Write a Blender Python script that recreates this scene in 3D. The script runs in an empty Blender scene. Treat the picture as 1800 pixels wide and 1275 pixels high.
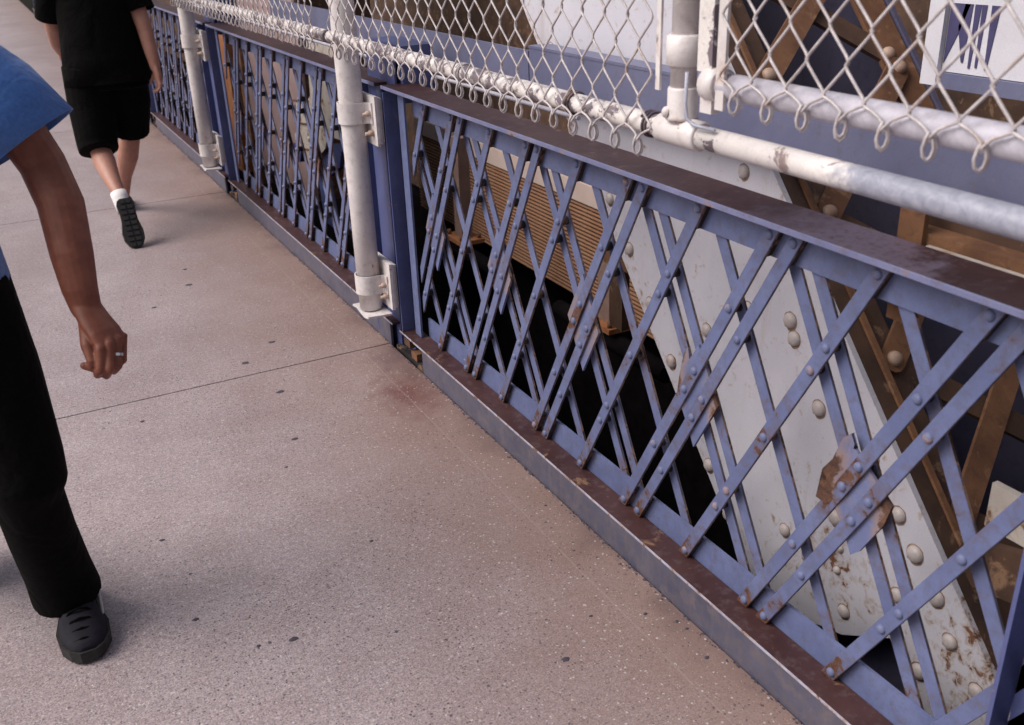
import bpy, bmesh, math, random
from mathutils import Vector, Matrix
random.seed(7)
S = bpy.context.scene
COL = S.collection
V = Vector

# ------------------------------------------------------------------ camera, world, sun, exposure
cam_d = bpy.data.cameras.new('camera')
cam_d.sensor_width = 36.0
cam_d.lens = 34.453
cam_d.clip_start = 0.05
cam_d.clip_end = 400
cam_d.dof.use_dof = True
cam_d.dof.focus_distance = 2.9
cam_d.dof.aperture_fstop = 5.6
cam = bpy.data.objects.new('camera', cam_d)
COL.objects.link(cam)
yaw, pit, rol = 0.471956084, 0.430241800, -0.0358863456
fw = V((math.sin(yaw)*math.cos(pit), math.cos(yaw)*math.cos(pit), -math.sin(pit)))
rt0 = V((math.cos(yaw), -math.sin(yaw), 0)); up0 = rt0.cross(fw)
rt = math.cos(rol)*rt0 + math.sin(rol)*up0
up = -math.sin(rol)*rt0 + math.cos(rol)*up0
M = Matrix((rt, up, -fw)).transposed().to_4x4()
M.translation = V((-1.265, 0, 1.62))
cam.matrix_world = M
S.camera = cam

SUN_EL, SUN_AZ = math.radians(46), math.radians(-76)     # azimuth from +Y towards +X
w = bpy.data.worlds.new('World'); S.world = w; w.use_nodes = True
wn = w.node_tree.nodes; wl = w.node_tree.links
bg = wn['Background']; sky = wn.new('ShaderNodeTexSky')
sky.sky_type = 'NISHITA'; sky.sun_disc = False
sky.sun_elevation = SUN_EL; sky.sun_rotation = SUN_AZ
sky.dust_density = 4.0; sky.air_density = 1.2; sky.ozone_density = 1.0
hs = wn.new('ShaderNodeHueSaturation'); hs.inputs['Saturation'].default_value = 0.55
wl.new(sky.outputs[0], hs.inputs['Color']); wl.new(hs.outputs[0], bg.inputs[0])
bg.inputs[1].default_value = 0.085
sun_d = bpy.data.lights.new('sun', 'SUN'); sun_d.energy = 2.6; sun_d.angle = math.radians(44)
sun_d.color = (1.0, 0.95, 0.9)
sun = bpy.data.objects.new('sun', sun_d); COL.objects.link(sun)
sdir = V((math.sin(SUN_AZ)*math.cos(SUN_EL), math.cos(SUN_AZ)*math.cos(SUN_EL), math.sin(SUN_EL)))
sun.rotation_euler = (-sdir).to_track_quat('-Z', 'Y').to_euler()
vs = S.view_settings
vs.view_transform = 'Standard'; vs.look = 'None'; vs.gamma = 1.0; vs.use_curve_mapping = False
vs.exposure = 0.36

# ------------------------------------------------------------------ materials
def mat(name):
    m = bpy.data.materials.new(name); m.use_nodes = True
    return m, m.node_tree.nodes, m.node_tree.links, m.node_tree.nodes['Principled BSDF']
def ramp(n, stops):
    r = n.new('ShaderNodeValToRGB'); e = r.color_ramp.elements
    e[0].position, e[0].color = stops[0][0], (*stops[0][1], 1) if len(stops[0][1]) == 3 else stops[0][1]
    e[1].position, e[1].color = stops[-1][0], (*stops[-1][1], 1)
    for p, c in stops[1:-1]:
        k = e.new(p); k.color = (*c, 1)
    return r
def g(v): return (v, v, v)
def noise(n, l, scale, detail=4, rough=.55, src=None, dist=0.0):
    t = n.new('ShaderNodeTexNoise'); t.inputs['Scale'].default_value = scale
    t.inputs['Detail'].default_value = detail; t.inputs['Roughness'].default_value = rough
    t.inputs['Distortion'].default_value = dist
    if src is not None: l.new(src, t.inputs['Vector'])
    return t
def mixc(n, l, fac, a, b, mode='MIX'):
    m = n.new('ShaderNodeMix'); m.data_type = 'RGBA'; m.blend_type = mode
    if isinstance(fac, (int, float)): m.inputs[0].default_value = fac
    else: l.new(fac, m.inputs[0])
    for i, c in ((6, a), (7, b)):
        if isinstance(c, tuple): m.inputs[i].default_value = (*c, 1)
        else: l.new(c, m.inputs[i])
    return m.outputs[2]
def mth(n, l, op, a, b=None, clamp=False):
    m = n.new('ShaderNodeMath'); m.operation = op; m.use_clamp = clamp
    for i, c in ((0, a), (1, b)):
        if c is None: continue
        if isinstance(c, (int, float)): m.inputs[i].default_value = c
        else: l.new(c, m.inputs[i])
    return m.outputs[0]
def world_pos(n):
    return n.new('ShaderNodeNewGeometry').outputs['Position']
def bump(n, l, b, h, dist, strength=.6):
    k = n.new('ShaderNodeBump'); k.inputs['Distance'].default_value = dist; k.inputs['Strength'].default_value = strength
    l.new(h, k.inputs['Height']); l.new(k.outputs[0], b.inputs['Normal'])

def painted(name, c1, c2, rust_amt=.62, rough=.45, rust_lo=(.05, .018, .012), rust_hi=(.20, .075, .028), scale=9, attr=False, dirt=None, streak=False, chip=None, fine=.12, rscale=15, stain_c=(.34, .20, .12), wide=.09, dlo=.52):
    """old paint on steel: two tones, rust blotches (noise + painted 'rust' attribute), dirt specks"""
    m, n, l, b = mat(name)
    p = world_pos(n)
    a = noise(n, l, scale, 5, .6, p)
    base = mixc(n, l, ramp_f(n, l, a.outputs[0], .35, .65), c1, c2)
    f = noise(n, l, 260, 2, .6, p)
    base = mixc(n, l, fine, base, mixc(n, l, ramp_f(n, l, f.outputs[0], .35, .65), g(.25), g(1.0)), 'MULTIPLY')
    if dirt:
        d = noise(n, l, 34, 6, .7, p)
        base = mixc(n, l, mth(n, l, 'MULTIPLY', ramp_f(n, l, d.outputs[0], dlo, dlo+.22), .75), base, dirt)
    r = noise(n, l, rscale, 7, .68, p, .4)
    rv = r.outputs[0]
    if streak:
        mp = n.new('ShaderNodeMapping'); mp.inputs['Scale'].default_value = (7, 7, .7); l.new(p, mp.inputs['Vector'])
        s = noise(n, l, 1.6, 6, .7, mp.outputs[0])
        base = mixc(n, l, mth(n, l, 'MULTIPLY', ramp_f(n, l, s.outputs[0], .58, .80), .45), base, (.34, .20, .11))
        base = mixc(n, l, mth(n, l, 'MULTIPLY', ramp_f(n, l, s.outputs[0], .42, .24), .22), base, (.34, .28, .28))
    if attr:
        at = n.new('ShaderNodeAttribute'); at.attribute_name = 'rust'
        rv = mth(n, l, 'ADD', rv, mth(n, l, 'MULTIPLY', at.outputs['Fac'], .42))
    mask = ramp_f(n, l, rv, rust_amt, rust_amt+.06)
    stain = ramp_f(n, l, rv, rust_amt-wide, rust_amt+.02)
    r2 = noise(n, l, 55, 5, .7, p)
    rc = mixc(n, l, ramp_f(n, l, r2.outputs[0], .35, .68), rust_lo, rust_hi)
    base = mixc(n, l, mth(n, l, 'MULTIPLY', stain, .7), base, stain_c)
    col = mixc(n, l, mask, base, rc)
    if chip:
        c = noise(n, l, 15, 6, .72, p, .6)
        col = mixc(n, l, ramp_f(n, l, c.outputs[0], chip[0], chip[0]+.03), col, chip[1])
    l.new(col, b.inputs['Base Color'])
    rr = mixc(n, l, mask, g(rough), g(.9)); l.new(rr, b.inputs['Roughness'])
    h = mth(n, l, 'ADD', mth(n, l, 'MULTIPLY', f.outputs[0], .25), mth(n, l, 'MULTIPLY', mask, .8))
    h = mth(n, l, 'ADD', h, mth(n, l, 'MULTIPLY', noise(n, l, 40, 3, .5, p).outputs[0], .7))
    bump(n, l, b, h, .0015, .55)
    return m
def ramp_f(n, l, src, lo, hi):
    m = n.new('ShaderNodeMapRange'); m.clamp = True
    m.inputs[1].default_value, m.inputs[2].default_value = lo, hi
    if lo > hi:
        m.inputs[1].default_value, m.inputs[2].default_value = hi, lo
        m.inputs[3].default_value, m.inputs[4].default_value = 1, 0
    l.new(src, m.inputs[0]); return m.outputs[0]

BLUE = painted('blue_paint', (.095, .115, .238), (.126, .150, .288), .70, .48, attr=True, dirt=(.085, .09, .15), dlo=.47, chip=(.735, (.46, .46, .54)), rust_hi=(.13, .055, .028), rscale=24, stain_c=(.10, .072, .085), wide=.14)  # pale scratches also paint in the small white glints on the bars
BURNT = painted('burnt_gusset_paint', (.098, .118, .240), (.130, .153, .29), .76, .55, attr=True, dirt=(.15, .15, .21), rust_lo=(.035, .016, .015), rust_hi=(.13, .058, .032), rscale=9, stain_c=(.27, .175, .12), wide=.20)
BLUE_DK = painted('deep_blue_paint', (.058, .07, .185), (.08, .095, .23), .72, .40, attr=True, dirt=(.06, .06, .12))
BLUE_KERB = painted('kerb_blue_paint', (.058, .058, .100), (.085, .083, .128), .66, .55, dirt=(.10, .085, .095), dlo=.42, rust_lo=(.06, .035, .035), rust_hi=(.12, .075, .065), stain_c=(.14, .11, .12), wide=.14, streak=True)
BLUE_EDGE = painted('edge_blue_paint', (.165, .178, .33), (.235, .245, .41), .66, .35, dirt=(.15, .12, .15))
BROWN_TOP = painted('brown_grime_steel', (.042, .017, .018), (.068, .031, .031), .70, .50, rust_lo=(.05, .022, .016), rust_hi=(.10, .04, .025), scale=6, dirt=(.11, .075, .085))
def lavender_zone(m):  # lighter lavender tone on the cap top over a stretch of y
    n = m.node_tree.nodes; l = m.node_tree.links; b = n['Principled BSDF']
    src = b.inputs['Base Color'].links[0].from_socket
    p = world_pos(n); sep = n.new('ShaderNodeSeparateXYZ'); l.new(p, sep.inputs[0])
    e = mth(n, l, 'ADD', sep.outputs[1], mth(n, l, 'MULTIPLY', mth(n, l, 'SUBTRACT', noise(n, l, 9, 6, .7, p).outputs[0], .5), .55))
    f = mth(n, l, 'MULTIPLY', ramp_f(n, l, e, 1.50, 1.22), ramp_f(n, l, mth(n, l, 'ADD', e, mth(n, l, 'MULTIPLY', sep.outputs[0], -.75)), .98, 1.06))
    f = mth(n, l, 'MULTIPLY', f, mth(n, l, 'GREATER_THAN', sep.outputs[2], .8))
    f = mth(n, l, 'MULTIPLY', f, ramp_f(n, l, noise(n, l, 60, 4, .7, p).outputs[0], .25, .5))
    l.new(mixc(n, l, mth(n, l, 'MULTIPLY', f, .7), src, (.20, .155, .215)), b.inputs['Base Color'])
lavender_zone(BROWN_TOP)
BROWN_TOP.node_tree.nodes['Principled BSDF'].inputs['Specular IOR Level'].default_value = .28
LAV_TOP = painted('lavender_top_tone', (.27, .215, .285), (.33, .27, .34), .70, .35, dirt=(.11, .08, .09), scale=14)  # plain lavender tone for the cap top
WORN_HIGHLIGHT = painted('worn_highlight_edge', (.30, .31, .41), (.46, .45, .55), .565, .35, rust_lo=(.10, .06, .06), rust_hi=(.2, .12, .10), scale=22, rscale=30, dirt=(.20, .19, .26))  # chipped sill edge, its bright highlight painted into the pale tone
NEAR_BLACK = painted('near_black_steel', (.014, .011, .013), (.03, .022, .024), .62, .7, rust_lo=(.03, .012, .008), rust_hi=(.08, .03, .015))  # near-black tone for spacers, post base blocks and siding backing
PALE = painted('pale_girder_paint', (.575, .555, .625), (.64, .615, .68), .695, .5, attr=True, streak=True, dirt=(.50, .45, .47), scale=4, rust_lo=(.10, .034, .018), rust_hi=(.25, .11, .055), rscale=34, stain_c=(.36, .235, .15), wide=.11, dlo=.60)
PALE_RIVET = painted('pale_rivet_paint', (.47, .40, .39), (.55, .49, .48), .66, .45, rust_hi=(.24, .12, .06))
WHITE = painted('white_pipe_paint', (.61, .56, .56), (.70, .645, .645), .69, .38, dirt=(.46, .38, .37), scale=7, fine=.06, chip=(.64, (.22, .17, .17)), dlo=.50, stain_c=(.50, .36, .30), wide=.12)
WHITE_CHIP = painted('flaking_white_paint', (.66, .60, .58), (.74, .69, .68), .72, .4, dirt=(.45, .38, .37), chip=(.515, (.17, .135, .155)), scale=8)
GALV = painted('galvanised_pipe', (.33, .34, .43), (.46, .46, .55), .76, .38, dirt=(.27, .25, .31), scale=26)
GALV_PALE = painted('pale_galvanised_pipe', (.44, .42, .49), (.54, .51, .58), .72, .42, dirt=(.33, .29, .34), scale=18, dlo=.47, stain_c=(.40, .32, .32), wide=.12)
WIRE = painted('white_coated_wire', (.42, .37, .38), (.60, .54, .55), .66, .38, scale=40, dirt=(.30, .24, .25))
RUSTY = painted('rusty_brown_steel', (.125, .053, .027), (.225, .105, .050), .66, .8, scale=7, dirt=(.07, .03, .02))
RUST_DK = painted('dark_rusty_steel', (.046, .023, .016), (.105, .052, .030), .66, .8, scale=8, rust_hi=(.16, .06, .025))
RUST_OR = painted('orange_rust_steel', (.26, .085, .03), (.34, .14, .05), .66, .85, scale=10)
TAN_SLAT = painted('tan_slat', (.30, .148, .085), (.37, .20, .12), .72, .7, scale=3, dirt=(.20, .10, .06))
PINK_CONC = painted('pinkish_ledge', (.50, .38, .34), (.56, .44, .40), .75, .8, scale=6)
MAUVE = painted('mauve_steel', (.25, .165, .165), (.33, .225, .22), .70, .7, streak=True, scale=3)
SLATE = painted('slate_beam_paint', (.125, .13, .225), (.165, .17, .27), .73, .45, dirt=(.12, .11, .15), scale=5)
SLATE_DK = painted('dark_slate_paint', (.075, .07, .125), (.10, .09, .15), .73, .45, dirt=(.05, .045, .07), scale=5)
SHADE_BLACK_ = 0
SHADE_BLACK = painted('shade_black', (.006, .005, .006), (.010, .008, .009), .80, .95)  # deep shade of the enclosed void, put into a near-black colour
SHADE_BLACK.node_tree.nodes['Principled BSDF'].inputs['Specular IOR Level'].default_value = 0
BOLT = painted('rusty_bolt', (.42, .30, .25), (.52, .40, .35), .58, .6)
SIGNW = painted('sign_white', (.60, .58, .64), (.66, .64, .70), .85, .5)
SIGND = painted('sign_ink', (.05, .045, .12), (.07, .06, .15), .85, .5)

def concrete():
    m, n, l, b = mat('exposed_aggregate_concrete')
    p = world_pos(n)
    big = noise(n, l, 1.1, 5, .6, p); mid = noise(n, l, 7, 5, .65, p)
    base = mixc(n, l, ramp_f(n, l, big.outputs[0], .35, .65), (.335, .268, .275), (.415, .338, .342))
    base = mixc(n, l, mth(n, l, 'MULTIPLY', ramp_f(n, l, mid.outputs[0], .4, .7), .45), base, (.285, .205, .20))
    pt = noise(n, l, .55, 6, .7, p, .8)
    base = mixc(n, l, mth(n, l, 'MULTIPLY', ramp_f(n, l, pt.outputs[0], .50, .68), .45), base, (.245, .175, .165))
    # fine sand
    s = noise(n, l, 190, 3, .7, p)
    base = mixc(n, l, .85, base, mixc(n, l, ramp_f(n, l, s.outputs[0], .32, .68), g(.40), g(1.42)), 'MULTIPLY')
    s2 = noise(n, l, 70, 3, .65, p)
    base = mixc(n, l, .7, base, mixc(n, l, ramp_f(n, l, s2.outputs[0], .30, .70), g(.60), g(1.25)), 'MULTIPLY')
    s3 = noise(n, l, 95, 1, .5, p)
    base = mixc(n, l, mth(n, l, 'MULTIPLY', ramp_f(n, l, s3.outputs['Fac'], .45, .75), .22), base, (.28, .23, .36))
    sep = n.new('ShaderNodeSeparateXYZ'); l.new(p, sep.inputs[0])
    # brown grime creeping out from the kerb
    gn = noise(n, l, 2.4, 5, .6, p)
    gx = mth(n, l, 'ADD', sep.outputs[0], mth(n, l, 'MULTIPLY', mth(n, l, 'SUBTRACT', gn.outputs[0], .5), .55))
    gm = ramp_f(n, l, gx, -.80, .02)
    base = mixc(n, l, mth(n, l, 'MULTIPLY', gm, .85), base, (.21, .128, .10))
    gm2 = ramp_f(n, l, gx, -.07, .03)
    base = mixc(n, l, mth(n, l, 'MULTIPLY', gm2, .6), base, (.13, .085, .085))
    # red rust bleed under the railing post
    def blob(cx, cy, rx, ry):
        dx = mth(n, l, 'DIVIDE', mth(n, l, 'SUBTRACT', sep.outputs[0], cx), rx)
        dy = mth(n, l, 'DIVIDE', mth(n, l, 'SUBTRACT', sep.outputs[1], cy), ry)
        d = mth(n, l, 'SQRT', mth(n, l, 'ADD', mth(n, l, 'MULTIPLY', dx, dx), mth(n, l, 'MULTIPLY', dy, dy)))
        d = mth(n, l, 'ADD', d, mth(n, l, 'MULTIPLY', mth(n, l, 'SUBTRACT', noise(n, l, 16, 5, .7, p).outputs[0], .5), 1.5))
        return ramp_f(n, l, d, 1.0, .1)
    sg = ramp_f(n, l, s.outputs[0], .25, .6)
    base = mixc(n, l, mth(n, l, 'MULTIPLY', mth(n, l, 'MULTIPLY', blob(-.12, 3.10, .15, .25), sg), 1.0), base, (.105, .026, .026))
    base = mixc(n, l, mth(n, l, 'MULTIPLY', blob(-.03, 3.42, .16, .22), .7), base, (.12, .07, .075))
    # dark and pale stones: two sizes of voronoi, a random few of the cells
    for sc, thr, cd, cl, rad in ((110, .80, (.05, .042, .052), (.66, .62, .60), .27), (52, .90, (.045, .036, .05), (.50, .45, .44), .22), (150, .66, (.085, .064, .07), (.60, .54, .53), .42)):
        v = n.new('ShaderNodeTexVoronoi'); v.inputs['Scale'].default_value = sc; v.inputs['Randomness'].default_value = 1
        wp = n.new('ShaderNodeVectorMath'); wp.operation = 'ADD'; l.new(p, wp.inputs[0])
        wq = n.new('ShaderNodeVectorMath'); wq.operation = 'SCALE'; wq.inputs[3].default_value = .35/sc
        l.new(noise(n, l, sc*2.2, 2, .5, p).outputs['Color'], wq.inputs[0]); l.new(wq.outputs[0], wp.inputs[1])
        l.new(wp.outputs[0], v.inputs['Vector'])
        sc_ = n.new('ShaderNodeSeparateColor'); l.new(v.outputs['Color'], sc_.inputs[0])
        size = mth(n, l, 'MULTIPLY', sc_.outputs[2], rad)
        inside = mth(n, l, 'LESS_THAN', v.outputs['Distance'], mth(n, l, 'ADD', size, .10))
        md = mth(n, l, 'MULTIPLY', inside, mth(n, l, 'GREATER_THAN', sc_.outputs[0], thr))
        ml = mth(n, l, 'MULTIPLY', inside, mth(n, l, 'GREATER_THAN', sc_.outputs[1], thr+(1-thr)*.62))
        md = mth(n, l, 'MULTIPLY', md, ramp_f(n, l, noise(n, l, 1.7, 5, .7, p, .5).outputs[0], .36, .56))
        base = mixc(n, l, mth(n, l, 'MULTIPLY', md, .85), base, cd)
        base = mixc(n, l, mth(n, l, 'MULTIPLY', ml, .55), base, cl)
    # hairline of an old trowel joint
    hl = mth(n, l, 'ABSOLUTE', mth(n, l, 'ADD', sep.outputs[0], mth(n, l, 'ADD', .128, mth(n, l, 'MULTIPLY', noise(n, l, 5, 2, .5, p).outputs[0], .01))))
    base = mixc(n, l, mth(n, l, 'MULTIPLY', ramp_f(n, l, hl, .0035, .0015), .28), base, (.36, .28, .26))
    l.new(base, b.inputs['Base Color'])
    rn = noise(n, l, 3, 4, .6, p)
    l.new(mixc(n, l, rn.outputs[0], g(.42), g(.62)), b.inputs['Roughness'])
    bump(n, l, b, mth(n, l, 'ADD', s.outputs[0], mth(n, l, 'MULTIPLY', mid.outputs[0], .5)), .002, .5)
    return m
CONC = concrete()

def plain(name, c, rough=.6, c2=None, scale=60, bumpd=0, sss=0, sheen=0):
    m, n, l, b = mat(name)
    t = n.new('ShaderNodeTexCoord')
    a = noise(n, l, scale, 4, .6, t.outputs['Object'])
    l.new(mixc(n, l, ramp_f(n, l, a.outputs[0], .35, .65), c, c2 or tuple(x*.8 for x in c)), b.inputs['Base Color'])
    b.inputs['Roughness'].default_value = rough
    if bumpd: bump(n, l, b, a.outputs[0], bumpd, .5)
    if sss:
        b.inputs['Subsurface Weight'].default_value = sss; b.inputs['Subsurface Radius'].default_value = (.012, .004, .002); b.inputs['Subsurface Scale'].default_value = 1
    if sheen: b.inputs['Sheen Weight'].default_value = sheen
    return m
SKIN_TAN = plain('tan_skin', (.165, .045, .024), .55, (.225, .070, .040), 30, .0014, .06)
SKIN_FAIR = plain('fair_skin', (.36, .165, .118), .55, (.42, .205, .155), 20, .0005, .12)
CLOTH_BLACK = plain('black_cloth', (.0035, .003, .003), 1.0, (.002, .0018, .0018), 90, .001, 0, 0)
CLOTH_BLUE = plain('blue_cotton', (.045, .13, .40), .85, (.06, .17, .47), 130, .001, 0, .2)
def fabric_folds(m, scale, dist):
    n = m.node_tree.nodes; l = m.node_tree.links; b = n['Principled BSDF']
    t = n.new('ShaderNodeTexCoord'); k = noise(n, l, scale, 3, .5, t.outputs['Object'], 1.0)
    bump(n, l, b, k.outputs[0], dist, .8)
CLOTH_BLACK.node_tree.nodes['Principled BSDF'].inputs['Specular IOR Level'].default_value = .12
fabric_folds(CLOTH_BLACK, 7, .02); fabric_folds(CLOTH_BLUE, 9, .02)
SOCK = plain('white_sock', (.74, .70, .70), .9, (.66, .62, .62), 150, .001)
SHOE = plain('dark_sneaker', (.010, .009, .014), .75, (.016, .014, .022), 40)
SHOE.node_tree.nodes['Principled BSDF'].inputs['Specular IOR Level'].default_value = .2
SOLE = plain('black_rubber_sole', (.012, .010, .011), .75, (.02, .018, .019), 80)
SHOE_PALE = plain('pale_shoe_trim', (.52, .47, .46), .6, (.46, .41, .40), 60)
HAIR = plain('dark_hair', (.014, .009, .007), .5, (.025, .016, .012), 120)
GUM = plain('trodden_gum', (.045, .036, .052), .8, (.06, .05, .066), 200)
SILVER = plain('silver_ring', (.8, .78, .76), .25); SILVER.node_tree.nodes['Principled BSDF'].inputs['Metallic'].default_value = 1
EYE = plain('eye_dark', (.02, .012, .01), .2); LIP = plain('lip', (.22, .075, .06), .5)

# ------------------------------------------------------------------ building helpers
def link_mesh(name, bm, m, parent=None, smooth=False):
    me = bpy.data.meshes.new(name)
    bmesh.ops.recalc_face_normals(bm, faces=bm.faces)
    if smooth:
        for f in bm.faces: f.smooth = True
    bm.to_mesh(me); bm.free()
    for k in (m if isinstance(m, (list, tuple)) else [m]): me.materials.append(k)
    return link_data(name, me, parent)
def link_data(name, me, parent=None):
    o = bpy.data.objects.new(name, me); COL.objects.link(o)
    if parent is not None:
        o.parent = parent
        if parent.type == 'EMPTY': o.matrix_parent_inverse = Matrix.Identity(4)
    return o
def thing(name, label, cat, loc=(0, 0, 0), group=None):
    o = bpy.data.objects.new(name, None); o.empty_display_size = .1; COL.objects.link(o); o.location = loc
    return tag(o, label, cat, group)
def tag(o, label=None, cat=None, group=None, kind=None):
    if label: o['label'] = label
    if cat: o['category'] = cat
    if group: o['group'] = group
    if kind: o['kind'] = kind
    return o
def box(bm, a, b, mi=0):
    x0, y0, z0 = a; x1, y1, z1 = b
    v = [bm.verts.new(c) for c in ((x0,y0,z0),(x1,y0,z0),(x1,y1,z0),(x0,y1,z0),(x0,y0,z1),(x1,y0,z1),(x1,y1,z1),(x0,y1,z1))]
    fs = []
    for q in ((0,3,2,1),(4,5,6,7),(0,1,5,4),(1,2,6,5),(2,3,7,6),(3,0,4,7)):
        f = bm.faces.new([v[i] for i in q]); f.material_index = mi; fs.append(f)
    return fs
def bevel(bm, w=.002, seg=2):
    bmesh.ops.bevel(bm, geom=[e for e in bm.edges if len(e.link_faces) == 2 and e.calc_face_angle(0) > .6], offset=w, segments=seg, affect='EDGES', profile=.5, clamp_overlap=True)
def boxobj(name, a, b, m, parent=None, bev=.002):
    bm = bmesh.new(); box(bm, a, b)
    if bev: bevel(bm, bev)
    return link_mesh(name, bm, m, parent)
def poly_yz(bm, pts, x0, x1, mi=0):
    """extrude an outline given in (y, z) from x0 to x1"""
    A = [bm.verts.new((x0, y, z)) for y, z in pts]; B = [bm.verts.new((x1, y, z)) for y, z in pts]
    n = len(pts)
    fs = [bm.faces.new(A), bm.faces.new(B[::-1])]
    for i in range(n): fs.append(bm.faces.new((A[i], B[i], B[(i+1) % n], A[(i+1) % n])))
    for f in fs: f.material_index = mi
    return fs
def ring(bm, c, t, r, seg, u=None, r2=None):
    t = V(t).normalized()
    if u is None: u = t.orthogonal().normalized()
    else: u = (V(u) - t*t.dot(V(u))).normalized()
    v = t.cross(u); r2 = r if r2 is None else r2
    return [bm.verts.new(V(c) + u*(r*math.cos(2*math.pi*i/seg)) + v*(r2*math.sin(2*math.pi*i/seg))) for i in range(seg)]
def tube(bm, pts, radii, seg=12, u=(0.31, .17, .93), cap=True, mi=0):
    """swept tube; radii: number, list of numbers, or list of (ru, rv)"""
    pts = [V(p) for p in pts]; n = len(pts); rows = []
    uu = None
    for i, p in enumerate(pts):
        t = (pts[min(i+1, n-1)] - pts[max(i-1, 0)])
        r = radii if isinstance(radii, (int, float)) else radii[i]
        ra, rb = (r, r) if isinstance(r, (int, float)) else r
        uv = V(u) if uu is None else uu
        tn = t.normalized(); uv = uv - tn*tn.dot(uv)
        if uv.length < 1e-4: uv = tn.orthogonal()
        uv.normalize(); uu = uv
        rows.append(ring(bm, p, t, ra, seg, uv, rb))
    for a, b in zip(rows, rows[1:]):
        for i in range(seg):
            f = bm.faces.new((a[i], a[(i+1) % seg], b[(i+1) % seg], b[i])); f.smooth = True; f.material_index = mi
    if cap:
        for rr in (rows[0][::-1], rows[-1]):
            f = bm.faces.new(rr); f.material_index = mi
    return rows
def rounded(pts, radii, cap=3):
    """add hemispherical ends to a tube path"""
    pts = [V(p) for p in pts]; radii = list(radii)
    P, R = [], []
    d0 = (pts[0]-pts[1]).normalized(); d1 = (pts[-1]-pts[-2]).normalized()
    r0 = radii[0] if isinstance(radii[0], (int, float)) else min(radii[0]); r1 = radii[-1] if isinstance(radii[-1], (int, float)) else min(radii[-1])
    sc = lambda r, k: r*k if isinstance(r, (int, float)) else (r[0]*k, r[1]*k)
    for i in range(cap, 0, -1):
        a = i/cap*math.radians(84); P.append(pts[0]+d0*r0*math.sin(a)); R.append(sc(radii[0], math.cos(a)))
    P += pts; R += radii
    for i in range(1, cap+1):
        a = i/cap*math.radians(84); P.append(pts[-1]+d1*r1*math.sin(a)); R.append(sc(radii[-1], math.cos(a)))
    return P, R
def cyl(bm, a, b, r, seg=16, mi=0): tube(bm, [a, b], r, seg, mi=mi)
def dome(bm, c, nrm, r, h, seg=12, rows=4, mi=0):
    """rivet head: a flattened dome standing on c along nrm"""
    n = V(nrm).normalized(); prev = None
    for k in range(rows):
        a = k/rows*math.pi/2
        rr = ring(bm, V(c)+n*(h*math.sin(a)), n, r*math.cos(a)**.8, seg)
        if prev:
            for i in range(seg):
                f = bm.faces.new((prev[i], prev[(i+1) % seg], rr[(i+1) % seg], rr[i])); f.smooth = True; f.material_index = mi
        prev = rr
    tip = bm.verts.new(V(c)+n*h)
    for i in range(seg):
        f = bm.faces.new((prev[i], prev[(i+1) % seg], tip)); f.smooth = True; f.material_index = mi
RING = painted('rivet_grime_ring', (.20, .11, .07), (.34, .24, .19), .6, .8, scale=30)
DOME = {}
def dome_mesh(key, nrm, r, h, m, seg=12):
    if key not in DOME:
        bm = bmesh.new(); dome(bm, (0, 0, 0), nrm, r, h, seg)
        if key == 'plate':
            rr_ = random.Random(5); c0 = [bm.verts.new((-.0012, math.cos(2*math.pi*i/18)*r*1.02, math.sin(2*math.pi*i/18)*r*1.02)) for i in range(18)]
            c1 = [bm.verts.new((.0002, math.cos(2*math.pi*i/18)*r*rr_.uniform(1.08, 1.22), math.sin(2*math.pi*i/18)*r*rr_.uniform(1.08, 1.22) - r*(.30*rr_.random() if 11 <= i <= 16 else 0))) for i in range(18)]
            for i in range(18): bm.faces.new((c0[i], c0[(i+1) % 18], c1[(i+1) % 18], c1[i])).material_index = 1
        me = bpy.data.meshes.new('rivet'); bm.to_mesh(me); bm.free(); me.materials.append(m)
        if key == 'plate': me.materials.append(RING)
        DOME[key] = me
    return DOME[key]
def rust_attr(o, fn):
    me = o.data; a = me.attributes.new('rust', 'FLOAT', 'POINT')
    a.data.foreach_set('value', [fn(v.co) for v in me.vertices])
def copy_tree(o, loc, label=None, skip=()):
    r = o.copy(); COL.objects.link(r); r.location = loc
    if label: r['label'] = label
    for ch in o.children:
        if ch.name.split('.')[0] in skip: continue
        c = ch.copy(); COL.objects.link(c); c.parent = r
        for gch in ch.children:
            d = gch.copy(); COL.objects.link(d); d.parent = c
    return r

# ------------------------------------------------------------------ setting: walkway
PER = 2.967
walk = bpy.data.objects.new('walkway', None)
bm = bmesh.new(); box(bm, (-6, -6, -.30), (-.002, 60, -.016))
walk = tag(link_mesh('walkway', bm, SHADE_BLACK), kind='structure')
for k in range(-3, 20):
    y0 = 3.587 + PER*(k-1) + .0035; y1 = y0 + PER - .007
    bm = bmesh.new(); box(bm, (-6, y0, -.016), (-.004, y1, 0))
    bevel(bm, .0025, 2)
    link_mesh('slab', bm, CONC, walk)
# void under the bridge members: shade painted black, side walls added to darken it
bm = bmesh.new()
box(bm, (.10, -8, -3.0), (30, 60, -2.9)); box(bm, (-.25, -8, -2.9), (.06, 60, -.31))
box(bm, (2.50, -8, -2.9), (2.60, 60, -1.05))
tag(link_mesh('lower_deck', bm, SHADE_BLACK), kind='structure')

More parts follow.
